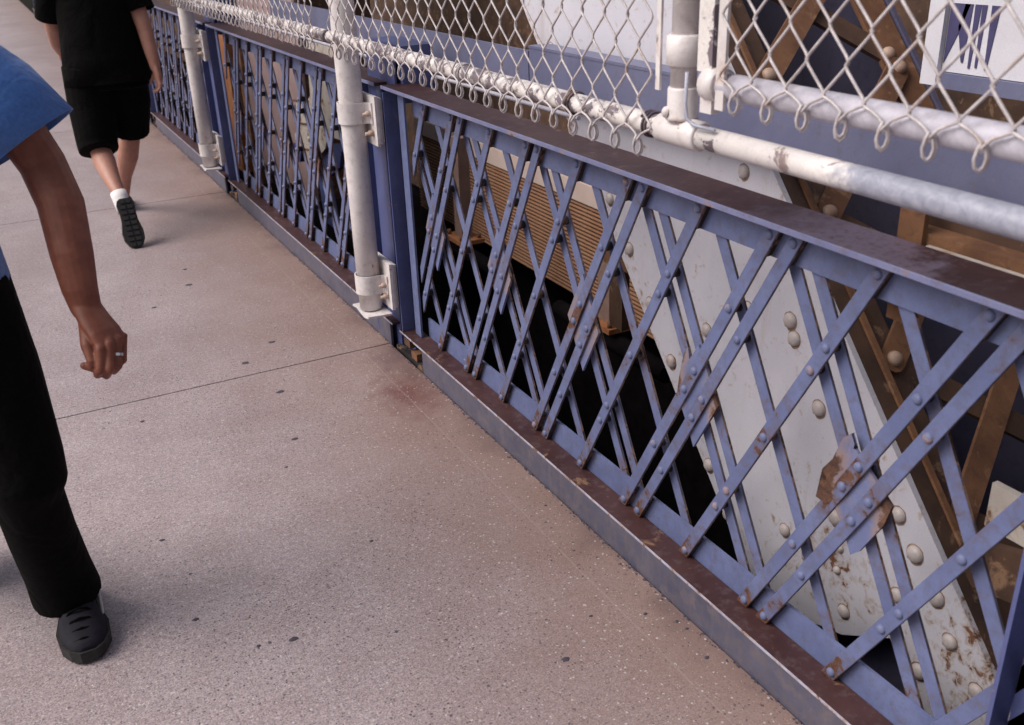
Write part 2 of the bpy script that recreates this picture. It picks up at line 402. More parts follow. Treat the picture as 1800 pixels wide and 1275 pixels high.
# ------------------------------------------------------------------ lattice railing bay (local origin: y = 0 at its near end of kerb plate)
Y0 = 0.55                      # near end of bay one
XA, XB = .052, .060            # front bars
XF = .072                      # face of the upright legs
HT = 1.068
LP, SL = .5095, .556
def bar_outline(y_at, sl, zb, zt, hw, yl, yr):
    """parallelogram of a flat bar, ends cut level; clipped to the panel in y"""
    c = hw/math.cos(math.atan(1/abs(sl)) - math.pi/2) if False else hw/math.sin(math.atan2(1, abs(sl)))
    pts = [(y_at + sl*(zb-.107) - c, zb), (y_at + sl*(zb-.107) + c, zb), (y_at + sl*(zt-.107) + c, zt), (y_at + sl*(zt-.107) - c, zt)]
    for lim, sgn in ((yl, 1), (yr, -1)):
        out = []
        for i in range(len(pts)):
            a, b = pts[i], pts[(i+1) % len(pts)]
            ia, ib = (a[0]-lim)*sgn >= 0, (b[0]-lim)*sgn >= 0
            if ia: out.append(a)
            if ia != ib:
                t = (lim-a[0])/(b[0]-a[0]); out.append((lim, a[1]+t*(b[1]-a[1])))
        pts = out
        if len(pts) < 3: return []
    return pts
def make_bar_obj(pts, x0, x1, parent, seedv):
    bm = bmesh.new(); poly_yz(bm, pts, x0, x1)
    n = 6
    zs = [p[1] for p in pts]; zlo, zhi = min(zs), max(zs)
    for k in range(1, n):
        z = zlo + (zhi-zlo)*k/n
        bmesh.ops.bisect_plane(bm, geom=bm.verts[:]+bm.edges[:]+bm.faces[:], plane_co=(0, 0, z), plane_no=(0, 0, 1))
    bevel(bm, .0011, 1)
    # thickness faces painted darker: shade on the bar sides plus black dirt
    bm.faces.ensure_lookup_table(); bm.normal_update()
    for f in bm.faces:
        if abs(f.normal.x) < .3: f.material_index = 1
    o = link_mesh('bar', bm, [BLUE, SHADE_GRIME_EDGE], parent)
    rnd = random.Random(seedv); mid = rnd.uniform(.3, .9); amt = rnd.uniform(.0, .35); node = rnd.uniform(.0, .55)
    rust_attr(o, lambda c: max(0, 1.0 - (c.z-.107)/.10)*.72 + max(0, 1-abs(c.z-mid)/.09)*amt + max(0, 1-abs(c.z-.574)/.10)*node + max(0, (c.z-.94)/.1)*.3)
    return o
SHADE_GRIME_EDGE = painted('shaded_grimy_bar_edge', (.055, .042, .055), (.10, .085, .13), .60, .6, attr=True, rust_lo=(.03, .014, .010), rust_hi=(.10, .04, .02), scale=20)

def make_bay(detail):
    bay = thing('lattice_railing', 'blue riveted lattice railing bay', 'railing', (0, Y0, 0))
    L0, L1 = .0, 2.88
    # kerb plate (vertical), sill, toe leg
    bm = bmesh.new(); box(bm, (0, .06, -.012), (.010, 2.69, .0965))
    link_mesh('kerb_plate', bm, BLUE_KERB, bay)
    bm = bmesh.new(); box(bm, (-.004, L0+.02, .0985), (XF-.002, L1+.03, .107)); bevel(bm, .003, 2)
    bm.normal_update()
    for f in bm.faces: f.material_index = 1 if (f.normal.x < -.3) else 0
    link_mesh('sill', bm, [BROWN_TOP, WORN_HIGHLIGHT], bay)
    # toe leg: upright strip standing on the sill, seen between the feet of the bars
    bm = bmesh.new(); box(bm, (XF, L0+.02, .092), (XF+.009, L1-.10, .184)); bevel(bm, .0015, 1)
    o = link_mesh('toe_strip', bm, BLUE, bay)
    # cap: flat top plate and the hanging leg
    bm = bmesh.new(); box(bm, (0, L0, HT-.013), (.124, L1+.02, HT))
    bmesh.ops.bisect_plane(bm, geom=bm.verts[:]+bm.edges[:]+bm.faces[:], plane_co=(0, .58, 0), plane_no=V((.35, 1, 0)))
    bmesh.ops.bisect_plane(bm, geom=bm.verts[:]+bm.edges[:]+bm.faces[:], plane_co=(0, .85, 0), plane_no=V((.9, 1, 0)))
    bevel(bm, .002, 2); bm.normal_update()
    for f in bm.faces:
        c = f.calc_center_median()
        f.material_index = 1 if f.normal.x < -.3 or f.normal.z < -.5 else 0
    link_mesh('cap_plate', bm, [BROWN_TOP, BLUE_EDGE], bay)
    bm = bmesh.new(); box(bm, (XF, L0+.02, .968), (XF+.009, L1-.10, HT-.0132)); bevel(bm, .0015, 1)
    link_mesh('hanging_leg', bm, BLUE, bay)
    # front bars "/" in image (falling along +y with height) and rear bars
    def fam(base_s, base_p):
        out = []
        for k in range(-3, 9):
            out.append(base_s + LP*k); 
            for d in (-.034, .034): out.append(base_p + LP*k + d)
        return out
    front = fam(1.150-Y0, 1.396-Y0); back = fam(1.140-Y0, 1.388-Y0)
    yl, yr = L0+.075, L1-.108
    jb = None if detail else bmesh.new()
    for i, y in enumerate(front):
        pts = bar_outline(y, -SL, .1095, HT-.0150, .0160, yl, yr)
        if len(pts) < 3 or max(p[1] for p in pts)-min(p[1] for p in pts) < .07: continue
        if detail: make_bar_obj(pts, XA, XB, bay, i)
        else: poly_yz(jb, pts, XA, XB)
    for i, y in enumerate(back):
        pts = bar_outline(y, SL, .125, HT-.03, .0160, yl, yr)
        if len(pts) < 3 or max(p[1] for p in pts)-min(p[1] for p in pts) < .07: continue
        if detail: make_bar_obj(pts, XF+.0095, XF+.0175, bay, 100+i)
        else: poly_yz(jb, pts, XF+.0095, XF+.0175)
    if not detail:
        tag(link_mesh('lattice_bars', jb, BLUE, bay), kind='stuff'); jr = bmesh.new()
    # rivets and the dark washers between the two layers
    rv = bmesh.new(); sp = bmesh.new()
    riv = dome_mesh('bar', (-1, 0, 0), .0108, .0072, BLUE_RIV)
    def rivet(y, z):
        if not (yl+.006 < y < yr-.006): return
        if detail == 2:
            o = link_data('rivet', riv, bay); o.location = (XA, y, z)
        else: dome(rv, (XA, y, z), (-1, 0, 0), .0112, .0085, 8, 2)
        if .2 < z < .95: cyl(sp, (XB-.001, y+.002, z-.001), (XF+.0105, y+.002, z-.001), .0125, 10)
    for y in front:
        for u in back:
            wz = (y-u)/(2*SL)
            z = .107 + wz
            if .2 < z < .955: rivet(y - SL*wz, z)
        for z in (.128, 1.02):
            rivet(y - SL*(z-.107), z)
        # filler under both ends of the front bars
        for za, zb in ((.109, .182), (.969, 1.054)):
            pts = bar_outline(y, -SL, za, zb, .0150, yl, yr)
            if len(pts) >= 3: poly_yz(sp, pts, XB, XF)
    if detail != 2: tag(link_mesh('rivets', rv, BLUE, bay), kind='stuff')
    else: rv.free()
    o = link_mesh('spacers', sp, NEAR_BLACK, bay); tag(o, kind='stuff')
    # rhombic gussets where the doubled bars cross
    k = 0
    for j in range(-2, 7):
        yc = 1.137 - Y0 + LP*j; zc = .574
        if not (yl+.05 < yc < yr-.05): continue
        k += 1
        hp = .071/math.sin(math.atan2(1, SL))     # half width measured along y
        hz = hp/(SL)*1.0
        pts = [(yc-hp, zc), (yc, zc-hz), (yc+hp, zc), (yc, zc+hz)]
        torn = detail == 2 and j in (0, 1)
        if torn:
            if j == 0:
                pts = [(yc-hp, zc+.012), (yc-hp+.012, zc-.035), (yc-.02, zc-hz+.02), (yc, zc-hz), (yc+hp*.55, zc-hz*.45), (yc+hp*.62, zc-.04), (yc+hp*.80, zc-.058), (yc+hp*1.08, zc-.05), (yc+hp*1.02, zc-.012),
                       (yc+hp*.86, zc-.002), (yc+hp*1.0, zc+.018), (yc+hp*.78, zc+.048), (yc+hp*.60, zc+.10), (yc+hp*.42, zc+.115), (yc+hp*.45, zc+.085), (yc+.02, zc+hz-.06)]
            else:
                pts = [(yc-hp, zc), (yc, zc-hz), (yc+hp*.8, zc-hz*.2), (yc+hp*.74, zc+.02), (yc+hp*.60, zc+.085), (yc+hp*.45, zc+.105), (yc+hp*.38, zc+.075), (yc, zc+hz*.85)]
        bm = bmesh.new(); poly_yz(bm, pts, XB+.0005, XB+.0075)
        bmesh.ops.triangulate(bm, faces=[f for f in bm.faces if abs(f.normal.x) > .5 or len(f.verts) > 4])
        bmesh.ops.subdivide_edges(bm, edges=bm.edges[:], cuts=2, use_grid_fill=True)
        rr = random.Random(j+50)
        if torn:
            for v in bm.verts:
                d = max(0, v.co.y-yc-.03)
                v.co.x -= d*.35*(1 if j == 0 else .5)
        o = link_mesh('gusset', bm, BURNT, bay)
        am = 1.0 if j == 0 else (.9 if j == 1 else rr.uniform(.25, .65))
        rust_attr(o, lambda c: min(1, max(0, (abs(c.y-yc)/hp-.28)*1.9))*am)
        if j == 0 and detail == 2: o['label'] = 'torn gusset burnt brown with rust'
    # end angles of the panel
    for yy, s in ((L1-.100, 1), (L0+.030, -1)):
        bm = bmesh.new(); box(bm, (XF-.034, yy if s > 0 else yy-.0, .109), (XF-.026, yy+.055 if s > 0 else yy+.045, HT-.0135)); bevel(bm, .003, 2)
        o = link_mesh('end_angle', bm, BLUE, bay)
    return bay
BLUE_RIV = painted('rivet_blue_paint', (.095, .110, .215), (.122, .140, .255), .66, .62, scale=60, rust_lo=(.10, .05, .05))
WHICH = {0: 'nearest long blue lattice railing bay with torn rusty gusset at right', 1: 'second lattice railing bay behind the white clamped pipe',
         2: 'third lattice railing bay beside the black-dressed walker', -1: 'lattice railing bay nearest the camera, out at the lower right edge'}
bay0 = make_bay(2); bay0['label'] = WHICH[0]; bay0['group'] = 'lattice railing bays along the walkway'
bay1 = make_bay(1); bay1['label'] = WHICH[1]; bay1['group'] = bay0['group']; bay1.location = (0, Y0+PER, 0)
copy_tree(bay1, (0, Y0+2*PER, 0), WHICH[2])
far0 = make_bay(0); far0['group'] = bay0['group']; far0.location = (0, Y0+3*PER, 0)
FARL = ['fourth lattice railing bay, behind the hand of the walker in black', 'fifth lattice railing bay, farther up the walkway', 'sixth lattice railing bay, farther up the walkway than the fifth', 'seventh lattice railing bay along the walkway', 'eighth and farthest lattice railing bay along the walkway']
far0['label'] = FARL[0]
for k in range(1, 5): copy_tree(far0, (0, Y0+(3+k)*PER, 0), FARL[k])
copy_tree(far0, (0, Y0-PER, 0), WHICH[-1])
# ------------------------------------------------------------------ built-up posts between the bays
def make_post(loc, label):
    p = thing('railing_post', label, 'post', loc, 'blue posts between railing bays')
    # local y=0 is the near edge of the post (world 3.43 for the first)
    boxobj('web', (.052, .004, -.25), (.060, .285, 1.19), BLUE_DK, p, .0015)
    boxobj('flange', (-.001, -.004, .1085), (.050, .004, 1.045), BLUE_DK, p, .0025)
    boxobj('flange', (-.001, .285, .02), (.050, .293, 1.045), BLUE_DK, p, .0025)
    boxobj('stiffener', (.030, .10, -.05), (.0515, .24, .95), BLUE_DK, p, .006)
    boxobj('rust_block', (.004, -.055, .052), (.05, .005, .082), RUST_DK, p, .004)
    boxobj('rust_block', (.012, -.10, .008), (.05, -.045, .040), RUSTY, p, .005)
    boxobj('base_block', (.012, -.17, -.12), (.05, .12, .006), NEAR_BLACK, p, .004)
    boxobj('post_head', (.075, -.02, 1.0), (.20, .32, 1.20), BLUE_DK, p, .004)
    return p
PN = {0: 'blue built-up railing post behind the large white pipe', 1: 'blue built-up railing post left of the second railing bay', -1: 'blue built-up railing post at the near end, outside the right edge'}
for k in range(-1, 7):
    make_post((0, 3.43+PER*k, 0), PN.get(k, f'blue built-up railing post {["third","fourth","fifth","sixth","seventh"][k-2]} along, far up the walkway' if k > 1 else ''))

# ------------------------------------------------------------------ white clamped fence posts
def make_pipe_post(loc, label):
    t = thing('fence_post', label, 'post', loc, 'white pipe posts clamped to the railing')
    bm = bmesh.new(); tube(bm, [(0, 0, .193), (0, 0, .7), (0, 0, 1.3), (0, 0, 2.6)], .0455, 28, (1, 0, 0))
    link_mesh('pipe', bm, WHITE, t)
    for zc in (.300, .968):
        bm = bmesh.new()
        # band round the pipe with flat ears against the backing plate
        seg = 22; prof = []
        for i in range(seg+1):
            a = math.pi/2 + math.pi*i/seg
            prof.append((math.cos(a)*.0495, math.sin(a)*.0495))
        path = [(.049, .085), (.049, .058), (.035, .0497)] + prof + [(.035, -.0497), (.049, -.058), (.049, -.085)]
        th = .0045; inner = []
        for i, (x, y) in enumerate(path):
            a, b = path[max(i-1, 0)], path[min(i+1, len(path)-1)]
            d = V((b[0]-a[0], b[1]-a[1])).normalized(); inner.append((x - d.y*th*-1, y + d.x*th*-1))
        rows = [[bm.verts.new((x, y, z)) for x, y in path] + [bm.verts.new((x, y, z)) for x, y in inner[::-1]] for z in (zc-.038, zc+.038)]
        n = len(rows[0])
        for i in range(n): bm.faces.new((rows[0][i], rows[0][(i+1) % n], rows[1][(i+1) % n], rows[1][i]))
        m = len(path)
        for r in rows:
            for i in range(m-1): bm.faces.new((r[i], r[i+1], r[n-2-i], r[n-1-i]))
        for f in bm.faces: f.smooth = False
        c = link_mesh('clamp', bm, WHITE, t)
        for s in (-1, 1):
            bb = bmesh.new(); tube(bb, [(.046, s*.071, zc), (.027, s*.071, zc), (.026, s*.071, zc), (.016, s*.071, zc)], [.010, .010, .005, .005], 6); link_mesh('bolt', bb, BOLT, c)
    for z0, z1, dz in ((.852, 1.032, -.08), (.205, .395, -.075)):
        boxobj('backing_plate', (.050, -.112, z0), (.062, .112, z1), WHITE, t, .004)
        boxobj('backing_plate', (.0635, -.105, z0+.006), (.073, .105, z1-.005), WHITE, t, .003)
        boxobj('backing_plate', (.0745, -.098, z0+.012), (.083, .098, z1-.010), WHITE, t, .003)
        zc = (z0+z1)/2 - .045
        for s in (-1, 1):
            bb = bmesh.new(); tube(bb, [(.052, s*.075, zc), (.031, s*.075, zc), (.030, s*.075, zc), (.018, s*.075, zc)], [.011, .011, .006, .006], 6); link_mesh('bolt', bb, BOLT, t)
    bm = bmesh.new(); box(bm, (-.050, -.100, .181), (.050, .085, .189)); bevel(bm, .004, 2)
    bmesh.ops.subdivide_edges(bm, edges=bm.edges[:], cuts=3, use_grid_fill=True)
    for v in bm.verts: v.co.z += .006*math.sin(v.co.y*38)*max(0, -v.co.x/.06+.3)
    link_mesh('foot_shelf', bm, WHITE, t)
    return t
pp = make_pipe_post((-.083, 3.545, 0), 'large white pipe post clamped in front of the blue post')
copy_tree(pp, (-.083, 3.545+PER, 0), 'farther white pipe post beside the second railing bay')
copy_tree(pp, (-.083, 3.545+2*PER, 0), 'white pipe post behind the black-dressed walker')
copy_tree(pp, (-.083, 3.545-PER, 0), 'white pipe post at the near end, outside the right edge')

# ------------------------------------------------------------------ truss diagonal beyond the railing
def yl_(z): return .866*z + 1.936
def yr_(z): return .851*z + .946
XP = .40
tr = thing('truss_diagonal', 'broad pale riveted girder sloping up behind the nearest railing bay', 'girder', (XP, 1.5, -.3))
tl = V((XP, 1.5, -.3))
def T(p): return V(p) - tl
def loc_poly(pts): return [(y-tl.y, z-tl.z) for y, z in pts]
bm = bmesh.new()
pl = [(yl_(2.6), 2.6), (yl_(1.0), 1.0), (yl_(.3), .3), (yl_(-.20), -.20), (1.62, -.215), (1.50, -.150), (1.42, -.125), (1.275, -.03), (1.225, -.075), (1.05, -.40), (.72, -.40), (yr_(-.1), -.1), (yr_(.4), .4), (yr_(1.0), 1.0), (yr_(2.6), 2.6)]
poly_yz(bm, loc_poly(pl), 0, .016)
bmesh.ops.triangulate(bm, faces=bm.faces[:])
for z in [i*.12-.4 for i in range(26)]:
    bmesh.ops.bisect_plane(bm, geom=bm.verts[:]+bm.edges[:]+bm.faces[:], plane_co=(0, 0, z-tl.z), plane_no=(0, 0, 1))
for yk in [i*.14 for i in range(-3, 9)]:
    bmesh.ops.bisect_plane(bm, geom=bm.verts[:]+bm.edges[:]+bm.faces[:], plane_co=(0, 1.4+yk-tl.y, .0-tl.z), plane_no=(0, 1, -.86))
o = link_mesh('web_plate', bm, PALE, tr)
def rustplate(c):
    y, z = c.y+tl.y, c.z+tl.z
    e = y - yr_(z)
    v = 0
    v += max(0, 1-abs(e)/.09)*.24*(1 if z < .25 else .4)
    v += max(0, 1-((y-1.45)**2+(z-.06)**2)**.5/.20)*.42
    v += max(0, 1-((y-1.62)**2+(z-.0)**2)**.5/.16)*.35
    v += max(0, 1-((y-1.10)**2+(z+.02)**2)**.5/.24)*.40
    v += max(0, 1-abs(y-yl_(z))/.06)*.20
    return v
rust_attr(o, rustplate)
prv = dome_mesh('plate', (-1, 0, 0), .0205, .0135, PALE_RIVET, 18)
PR = [(2.427, .655), (2.311, .513), (2.191, .361), (2.09, .232), (1.988, .099), (1.89, -.02), (2.54, .79), (2.66, .93), (2.78, 1.07), (2.90, 1.21),
      (1.657, .062), (1.423, -.051), (1.304, .313), (1.243, .24), (1.272, .102), (1.116, .077), (1.583, .469), (1.487, .201), (1.709, .793-.13), (1.69, .62), (1.80, .86), (1.92, 1.0), (2.04, 1.14),
      (1.869, .641), (2.033, .522), (1.03, .0), (.97, -.10), (1.17, .165), (1.40, .42), (1.18, -.06), (.90, -.2)]
for y, z in PR:
    o = link_data('rivet', prv, tr); o.location = T((XP-.0005, y, z)); r_ = random.uniform(.9, 1.1); o.scale = (r_, r_, r_)
for y, z in ((1.462, .122), (1.462, .055), (1.36, .15)):
    o = link_data('rivet', prv, tr); o.location = T((XP-.0005, y, z)); o.scale = (.7, .55, .55)
# side frames: near angle, far angle, batten lacing between them, far web
ud = V((0, .851, 1)).normalized(); un = V((0, 1, -.851)).normalized()*-1     # along member, outward side normal
def along(z, off=0): return V((0, yr_(z), z)) + un*off - tl
def side_prism(name, x0, x1, z0, z1, o0, o1, m, bev=.003):
    bm = bmesh.new(); c = []
    for z in (z0, z1):
        for x, o_ in ((x0, o0), (x1, o0), (x1, o1), (x0, o1)):
            q = along(z, o_); c.append(bm.verts.new((x-tl.x, q.y, q.z)))
    for q in ((0,1,2,3), (7,6,5,4), (0,4,5,1), (1,5,6,2), (2,6,7,3), (3,7,4,0)): bm.faces.new([c[i] for i in q])
    bevel(bm, bev, 2)
    return link_mesh(name, bm, m, tr)
side_prism('edge_angle', XP+.018, XP+.075, -.5, 2.6, -.012, .0, RUST_DK)
side_prism('edge_angle', XP+.062, XP+.078, -.5, 2.6, .001, .009, RUSTY)
side_prism('edge_angle', XP+.080, XP+.150, -.5, 2.6, -.026, -.014, RUST_DK)
side_prism('edge_angle', XP+.53, XP+.64, -.5, 2.6, -.026, -.014, RUSTY)
side_prism('far_web', XP+.650, XP+.666, -.5, 2.6, -.80, -.01, SLATE_DK)
side_prism('inner_plate', XP+.10, XP+.116, -.5, 2.6, -.74, -.03, SLATE_DK)
def lace(z0, dz, up_, o0, o1, m):
    bm = bmesh.new()
    xa, xb = XP+.115, XP+.565
    a, b = along(z0 if up_ else z0+dz), along(z0+dz if up_ else z0)
    A = V((xa-tl.x, a.y, a.z)); B = V((xb-tl.x, b.y, b.z)); d = (B-A).normalized(); wv = d.cross(un).normalized()*.033
    out = []
    for C0, s in ((A, -1), (B, 1)):
        for i in range(7):
            an = -math.pi/2 + math.pi*i/6
            out.append(C0 + d*s*math.cos(an)*.035 + wv*s*math.sin(an)*-1 if s > 0 else C0 + d*s*math.cos(an)*.035 + wv*math.sin(an))
    lo = [bm.verts.new(p+un*o0) for p in out]; hi = [bm.verts.new(p+un*o1) for p in out]
    n = len(out)
    bm.faces.new(lo); bm.faces.new(hi[::-1])
    for i in range(n): bm.faces.new((lo[i], hi[i], hi[(i+1) % n], lo[(i+1) % n]))
    bevel(bm, .002, 1)
    o = link_mesh('lacing_bar', bm, m, tr)
    for C0 in (A, B):
        r = bmesh.new(); dome(r, C0+un*o1, un, .020, .018, 14); link_mesh('rivet', r, RUSTY_RIV, o)
RUSTY_RIV = painted('rust_stained_rivet', (.34, .21, .15), (.42, .30, .24), .62, .6)
for k in range(-3, 6):
    lace(.62+.30*k, .28, True, -.012, -.001, RUSTY)
for k in range(-3, 6):
    lace(.62+.30*k+.02, .28, False, -.026, -.0145, RUST_DK)

# second diagonal and gusset seen through the second bay
vt = thing('truss_upright', 'mauve brown steel upright behind the second railing bay', 'girder', (.9, 8.6, -1))
boxobj('web_plate', (0, -1.0, .55), (.02, .85, 4), MAUVE, vt, .003)
boxobj('edge_angle', (-.03, .852, .3), (.12, .98, 4), RUSTY, vt, .004)
boxobj('edge_angle', (-.02, 1.45, .3), (.10, 1.75, 4), RUST_OR, vt, .004)
boxobj('side_plate', (.022, -1.0, .55), (.60, -.98, 4), RUST_DK, vt, .002)
gp = thing('gusset_plate', 'cracked cream gusset plate seen through the second railing bay', 'plate', (.7, 6.7, 0))
wp = [[6.703, 0.9], [6.043, 0.9], [6.0, 0.521], [6.116, 0.317], [6.37, 0.302], [6.466, 0.285], [6.546, 0.192], [6.72, 0.108], [6.847, -0.031], [7.011, -0.024], [7.02, 0.084], [7.263, 0.112], [7.278, 0.173], [7.129, 0.236], [7.166, 0.339], [7.138, 0.434], [6.886, 0.447], [6.756, 0.522]]
bm = bmesh.new(); poly_yz(bm, [(y-6.7, z) for y, z in wp], 0, .014); link_mesh('plate', bm, PALE_B := painted('cracked_cream_paint', (.52, .46, .42), (.60, .54, .49), .60, .6, streak=True, scale=8), gp)
for c in ([[6.687, 0.16], [6.598, 0.213], [6.357, 0.255], [6.282, 0.218], [6.365, 0.095], [6.605, -0.013], [6.73, 0.039]], [[7.46, 0.07], [7.231, 0.09], [7.334, -0.053], [7.479, -0.064]], [[7.15, .25], [7.32, .30], [7.3, .38], [7.16, .36]], [[6.72, -.02], [6.9, -.06], [6.85, -.4], [6.6, -.4]]):
    bm = bmesh.new(); poly_yz(bm, [(y-6.7, z) for y, z in c], .03, .07); bevel(bm, .012, 2); link_mesh('blue_lug', bm, BLUE_DK, gp)
for dz in (.46, .30, .115):
    bm = bmesh.new(); tube(bm, [(-.006, .1, dz+.02), (-.006, .3, dz-.005), (-.006, .5, dz-.03)], .007, 6); link_mesh('seam', bm, RUSTY, gp)
for y, z in ((6.2, .4), (6.3, .6), (6.5, .42), (6.6, .7), (6.9, .2), (6.95, .38), (7.15, .17)):
    o = link_data('rivet', prv, gp); o.location = (-.0005, y-6.7, z)

# ribbed tan siding with its ledge
sd = thing('ribbed_siding', 'brown ribbed siding of many thin slats behind the nearest railing bay', 'siding', (2.2, 4.4, -.9))
NS = 25
zt, zb = -.205, -.905
for i in range(NS):
    z0 = zb + (zt-zb)*i/NS - (-.9)
    bm = bmesh.new()
    h = (zt-zb)/NS
    pts = [(-.004, z0+h*.05), (-.022, z0+h*.10), (-.022, z0+h*.44), (-.006, z0+h*.52), (.0, z0+h*.05)]
    A = [bm.verts.new((x, -2.4, z)) for x, z in pts]; B = [bm.verts.new((x, 4.15, z)) for x, z in pts]
    bm.faces.new(A); bm.faces.new(B[::-1])
    for k in range(5): bm.faces.new((A[k], B[k], B[(k+1) % 5], A[(k+1) % 5]))
    link_mesh('slat', bm, TAN_SLAT, sd)
boxobj('backing', (.013, -2.4, -.02), (.05, 4.15, .72), NEAR_BLACK, sd, 0)
boxobj('ledge', (-.03, -2.4, .70), (.35, 4.15, .835), PINK_CONC, sd, .008)
# road deck edge and the brown girder wall beyond it
dk = boxobj('girder_wall', (2.58, -6, -1.0), (2.66, 40, 2.8), RUST_DK, None, 0)
tag(dk, 'dark brown steel girder wall far beyond the railing', 'wall')
# slim brown posts with base plates in front of the siding
def slim_post(loc, label, ztop, zbase):
    t = thing('base_plated_post', label, 'post', loc, 'slim brown posts before the ribbed siding')
    boxobj('shaft', (-.04, -.055, zbase+.03), (.04, .055, ztop), TANP, t, .006)
    boxobj('base_plate', (-.09, -.13, zbase), (.09, .13, zbase+.028), RUST_OR, t, .004)
    bm = bmesh.new()
    for s in (-1, 1):
        for q in (-1, 1): cyl(bm, (s*.065, q*.10, zbase+.028), (s*.065, q*.10, zbase+.06), .014, 6)
    tag(link_mesh('anchor_nuts', bm, RUSTY, t), kind='stuff')
    tube_bm = bmesh.new(); cyl(tube_bm, (-.02, -.55, zbase-.07), (-.02, .5, zbase-.07), .05, 12); link_mesh('foot_pipe', tube_bm, SHADE_BLACK, t)
    return t
TANP = painted('tan_post_paint', (.20, .125, .105), (.26, .17, .145), .68, .6, scale=9)
slim_post((1.4, 5.87, 0), 'slim brown post on rusty base plate, left one before the ribbed siding', .30, -.40)
slim_post((1.4, 4.06, 0), 'slim dark post on base plate beside the pale girder edge', .05, -.39)
# vertical rusty hanger with one rivet
hg = thing('rusty_hanger', 'rusty orange brown hanger strip left of the pale girder', 'hanger', (.8, 3.1, .3))
boxobj('strip', (0, -.075, .02), (.012, .095, 1.9), RUSTY, hg, .002)
boxobj('edge_strip', (-.011, -.075, .08), (-.001, -.028, 1.9), RUST_OR, hg, .002)
o = link_data('rivet', prv, hg); o.location = (-.012, .05, .30)
o = link_data('rivet', prv, hg); o.location = (-.012, .05, .75)
boxobj('lower_leg', (.015, -.02, -.25), (.05, .07, .3), RUST_DK, hg, .004)

# slate beam above the cap, conduit, rusty bracket
bmn = thing('steel_beam', 'long slate blue beam running behind the chain-link fence', 'beam', (.30, 1.5, 1.16))
boxobj('beam_web', (0, -3.5, -.075), (.012, 1.368, .065), SLATE, bmn, .003)
boxobj('beam_web', (.002, 1.378, -.07), (.014, 4.5, .055), SLATE, bmn, .003)
boxobj('beam_flange', (-.002, -3.5, .0655), (.07, 1.368, .0735), SLATE, bmn, .002)
bm = bmesh.new(); cyl(bm, (.20, 2.40, 1.085), (.20, 9.0, 1.085), .007, 8)
tag(link_mesh('conduit', bm, GALV_PALE), 'thin pale conduit running just behind the brown railing cap', 'conduit')
bk = thing('rusty_bracket', 'rust eaten bracket standing just behind the railing cap at right edge', 'bracket', (.15, 1.12, 1.0))
boxobj('upright', (.0, .03, -.1), (.012, .085, .14), RUSTY, bk, .002)
boxobj('arm', (.013, -.20, .055), (.06, .085, .075), RUSTY, bk, .003)
boxobj('back_plate', (.061, -.32, -.1), (.075, .085, .14), RUST_DK, bk, .003)
boxobj('lip', (.0, -.25, .04), (.010, .02, .058), PALE_B, bk, .003)

# rusty bits at far right behind the lattice (lower chord brackets)
rb = thing('rusty_lug', 'rust flaked lug behind the lattice at the right edge', 'bracket', (.30, 1.045, .4))
bm = bmesh.new(); poly_yz(bm, [(-.16, -.04), (-.02, -.07), (.03, -.02), (.015, .03), (-.16, .08)], 0, .02); bevel(bm, .004, 2); link_mesh('lug', bm, RUST_DK, rb)
boxobj('pale_plate', (.03, -.2, .06), (.045, .0, .16), PALE_B, rb, .004)

# road sign panel far right with dark spiky lettering
sg = thing('sign_panel', 'white panel with dark jagged lettering at upper right behind the fence', 'sign', (.9, 1.70, 1.18))
boxobj('panel', (.012, -.5, .035), (.03, .085, .5), SIGNW, sg, .002)
boxobj('frame_bar', (-.004, .087, .0), (.012, .135, .5), SIGNW, sg, .003)
boxobj('frame_bar', (.0, -.5, -.005), (.03, .086, .033), SLATE, sg, .003)
bm = bmesh.new()
for pts in ([(.082, .055), (.045, .14), (.025, .20), (.082, .20)], [(.052, .145), (.030, .062), (.024, .062), (.018, .2), (.04, .2)], [(.008, .05), (.002, .05), (-.006, .2), (.012, .2)], [(-.012, .053), (-.018, .053), (-.022, .2), (-.008, .2)], [(-.04, .05), (-.046, .05), (-.06, .2), (-.035, .2)]):
    poly_yz(bm, pts, .0095, .0115)
link_mesh('lettering', bm, SIGND, sg)

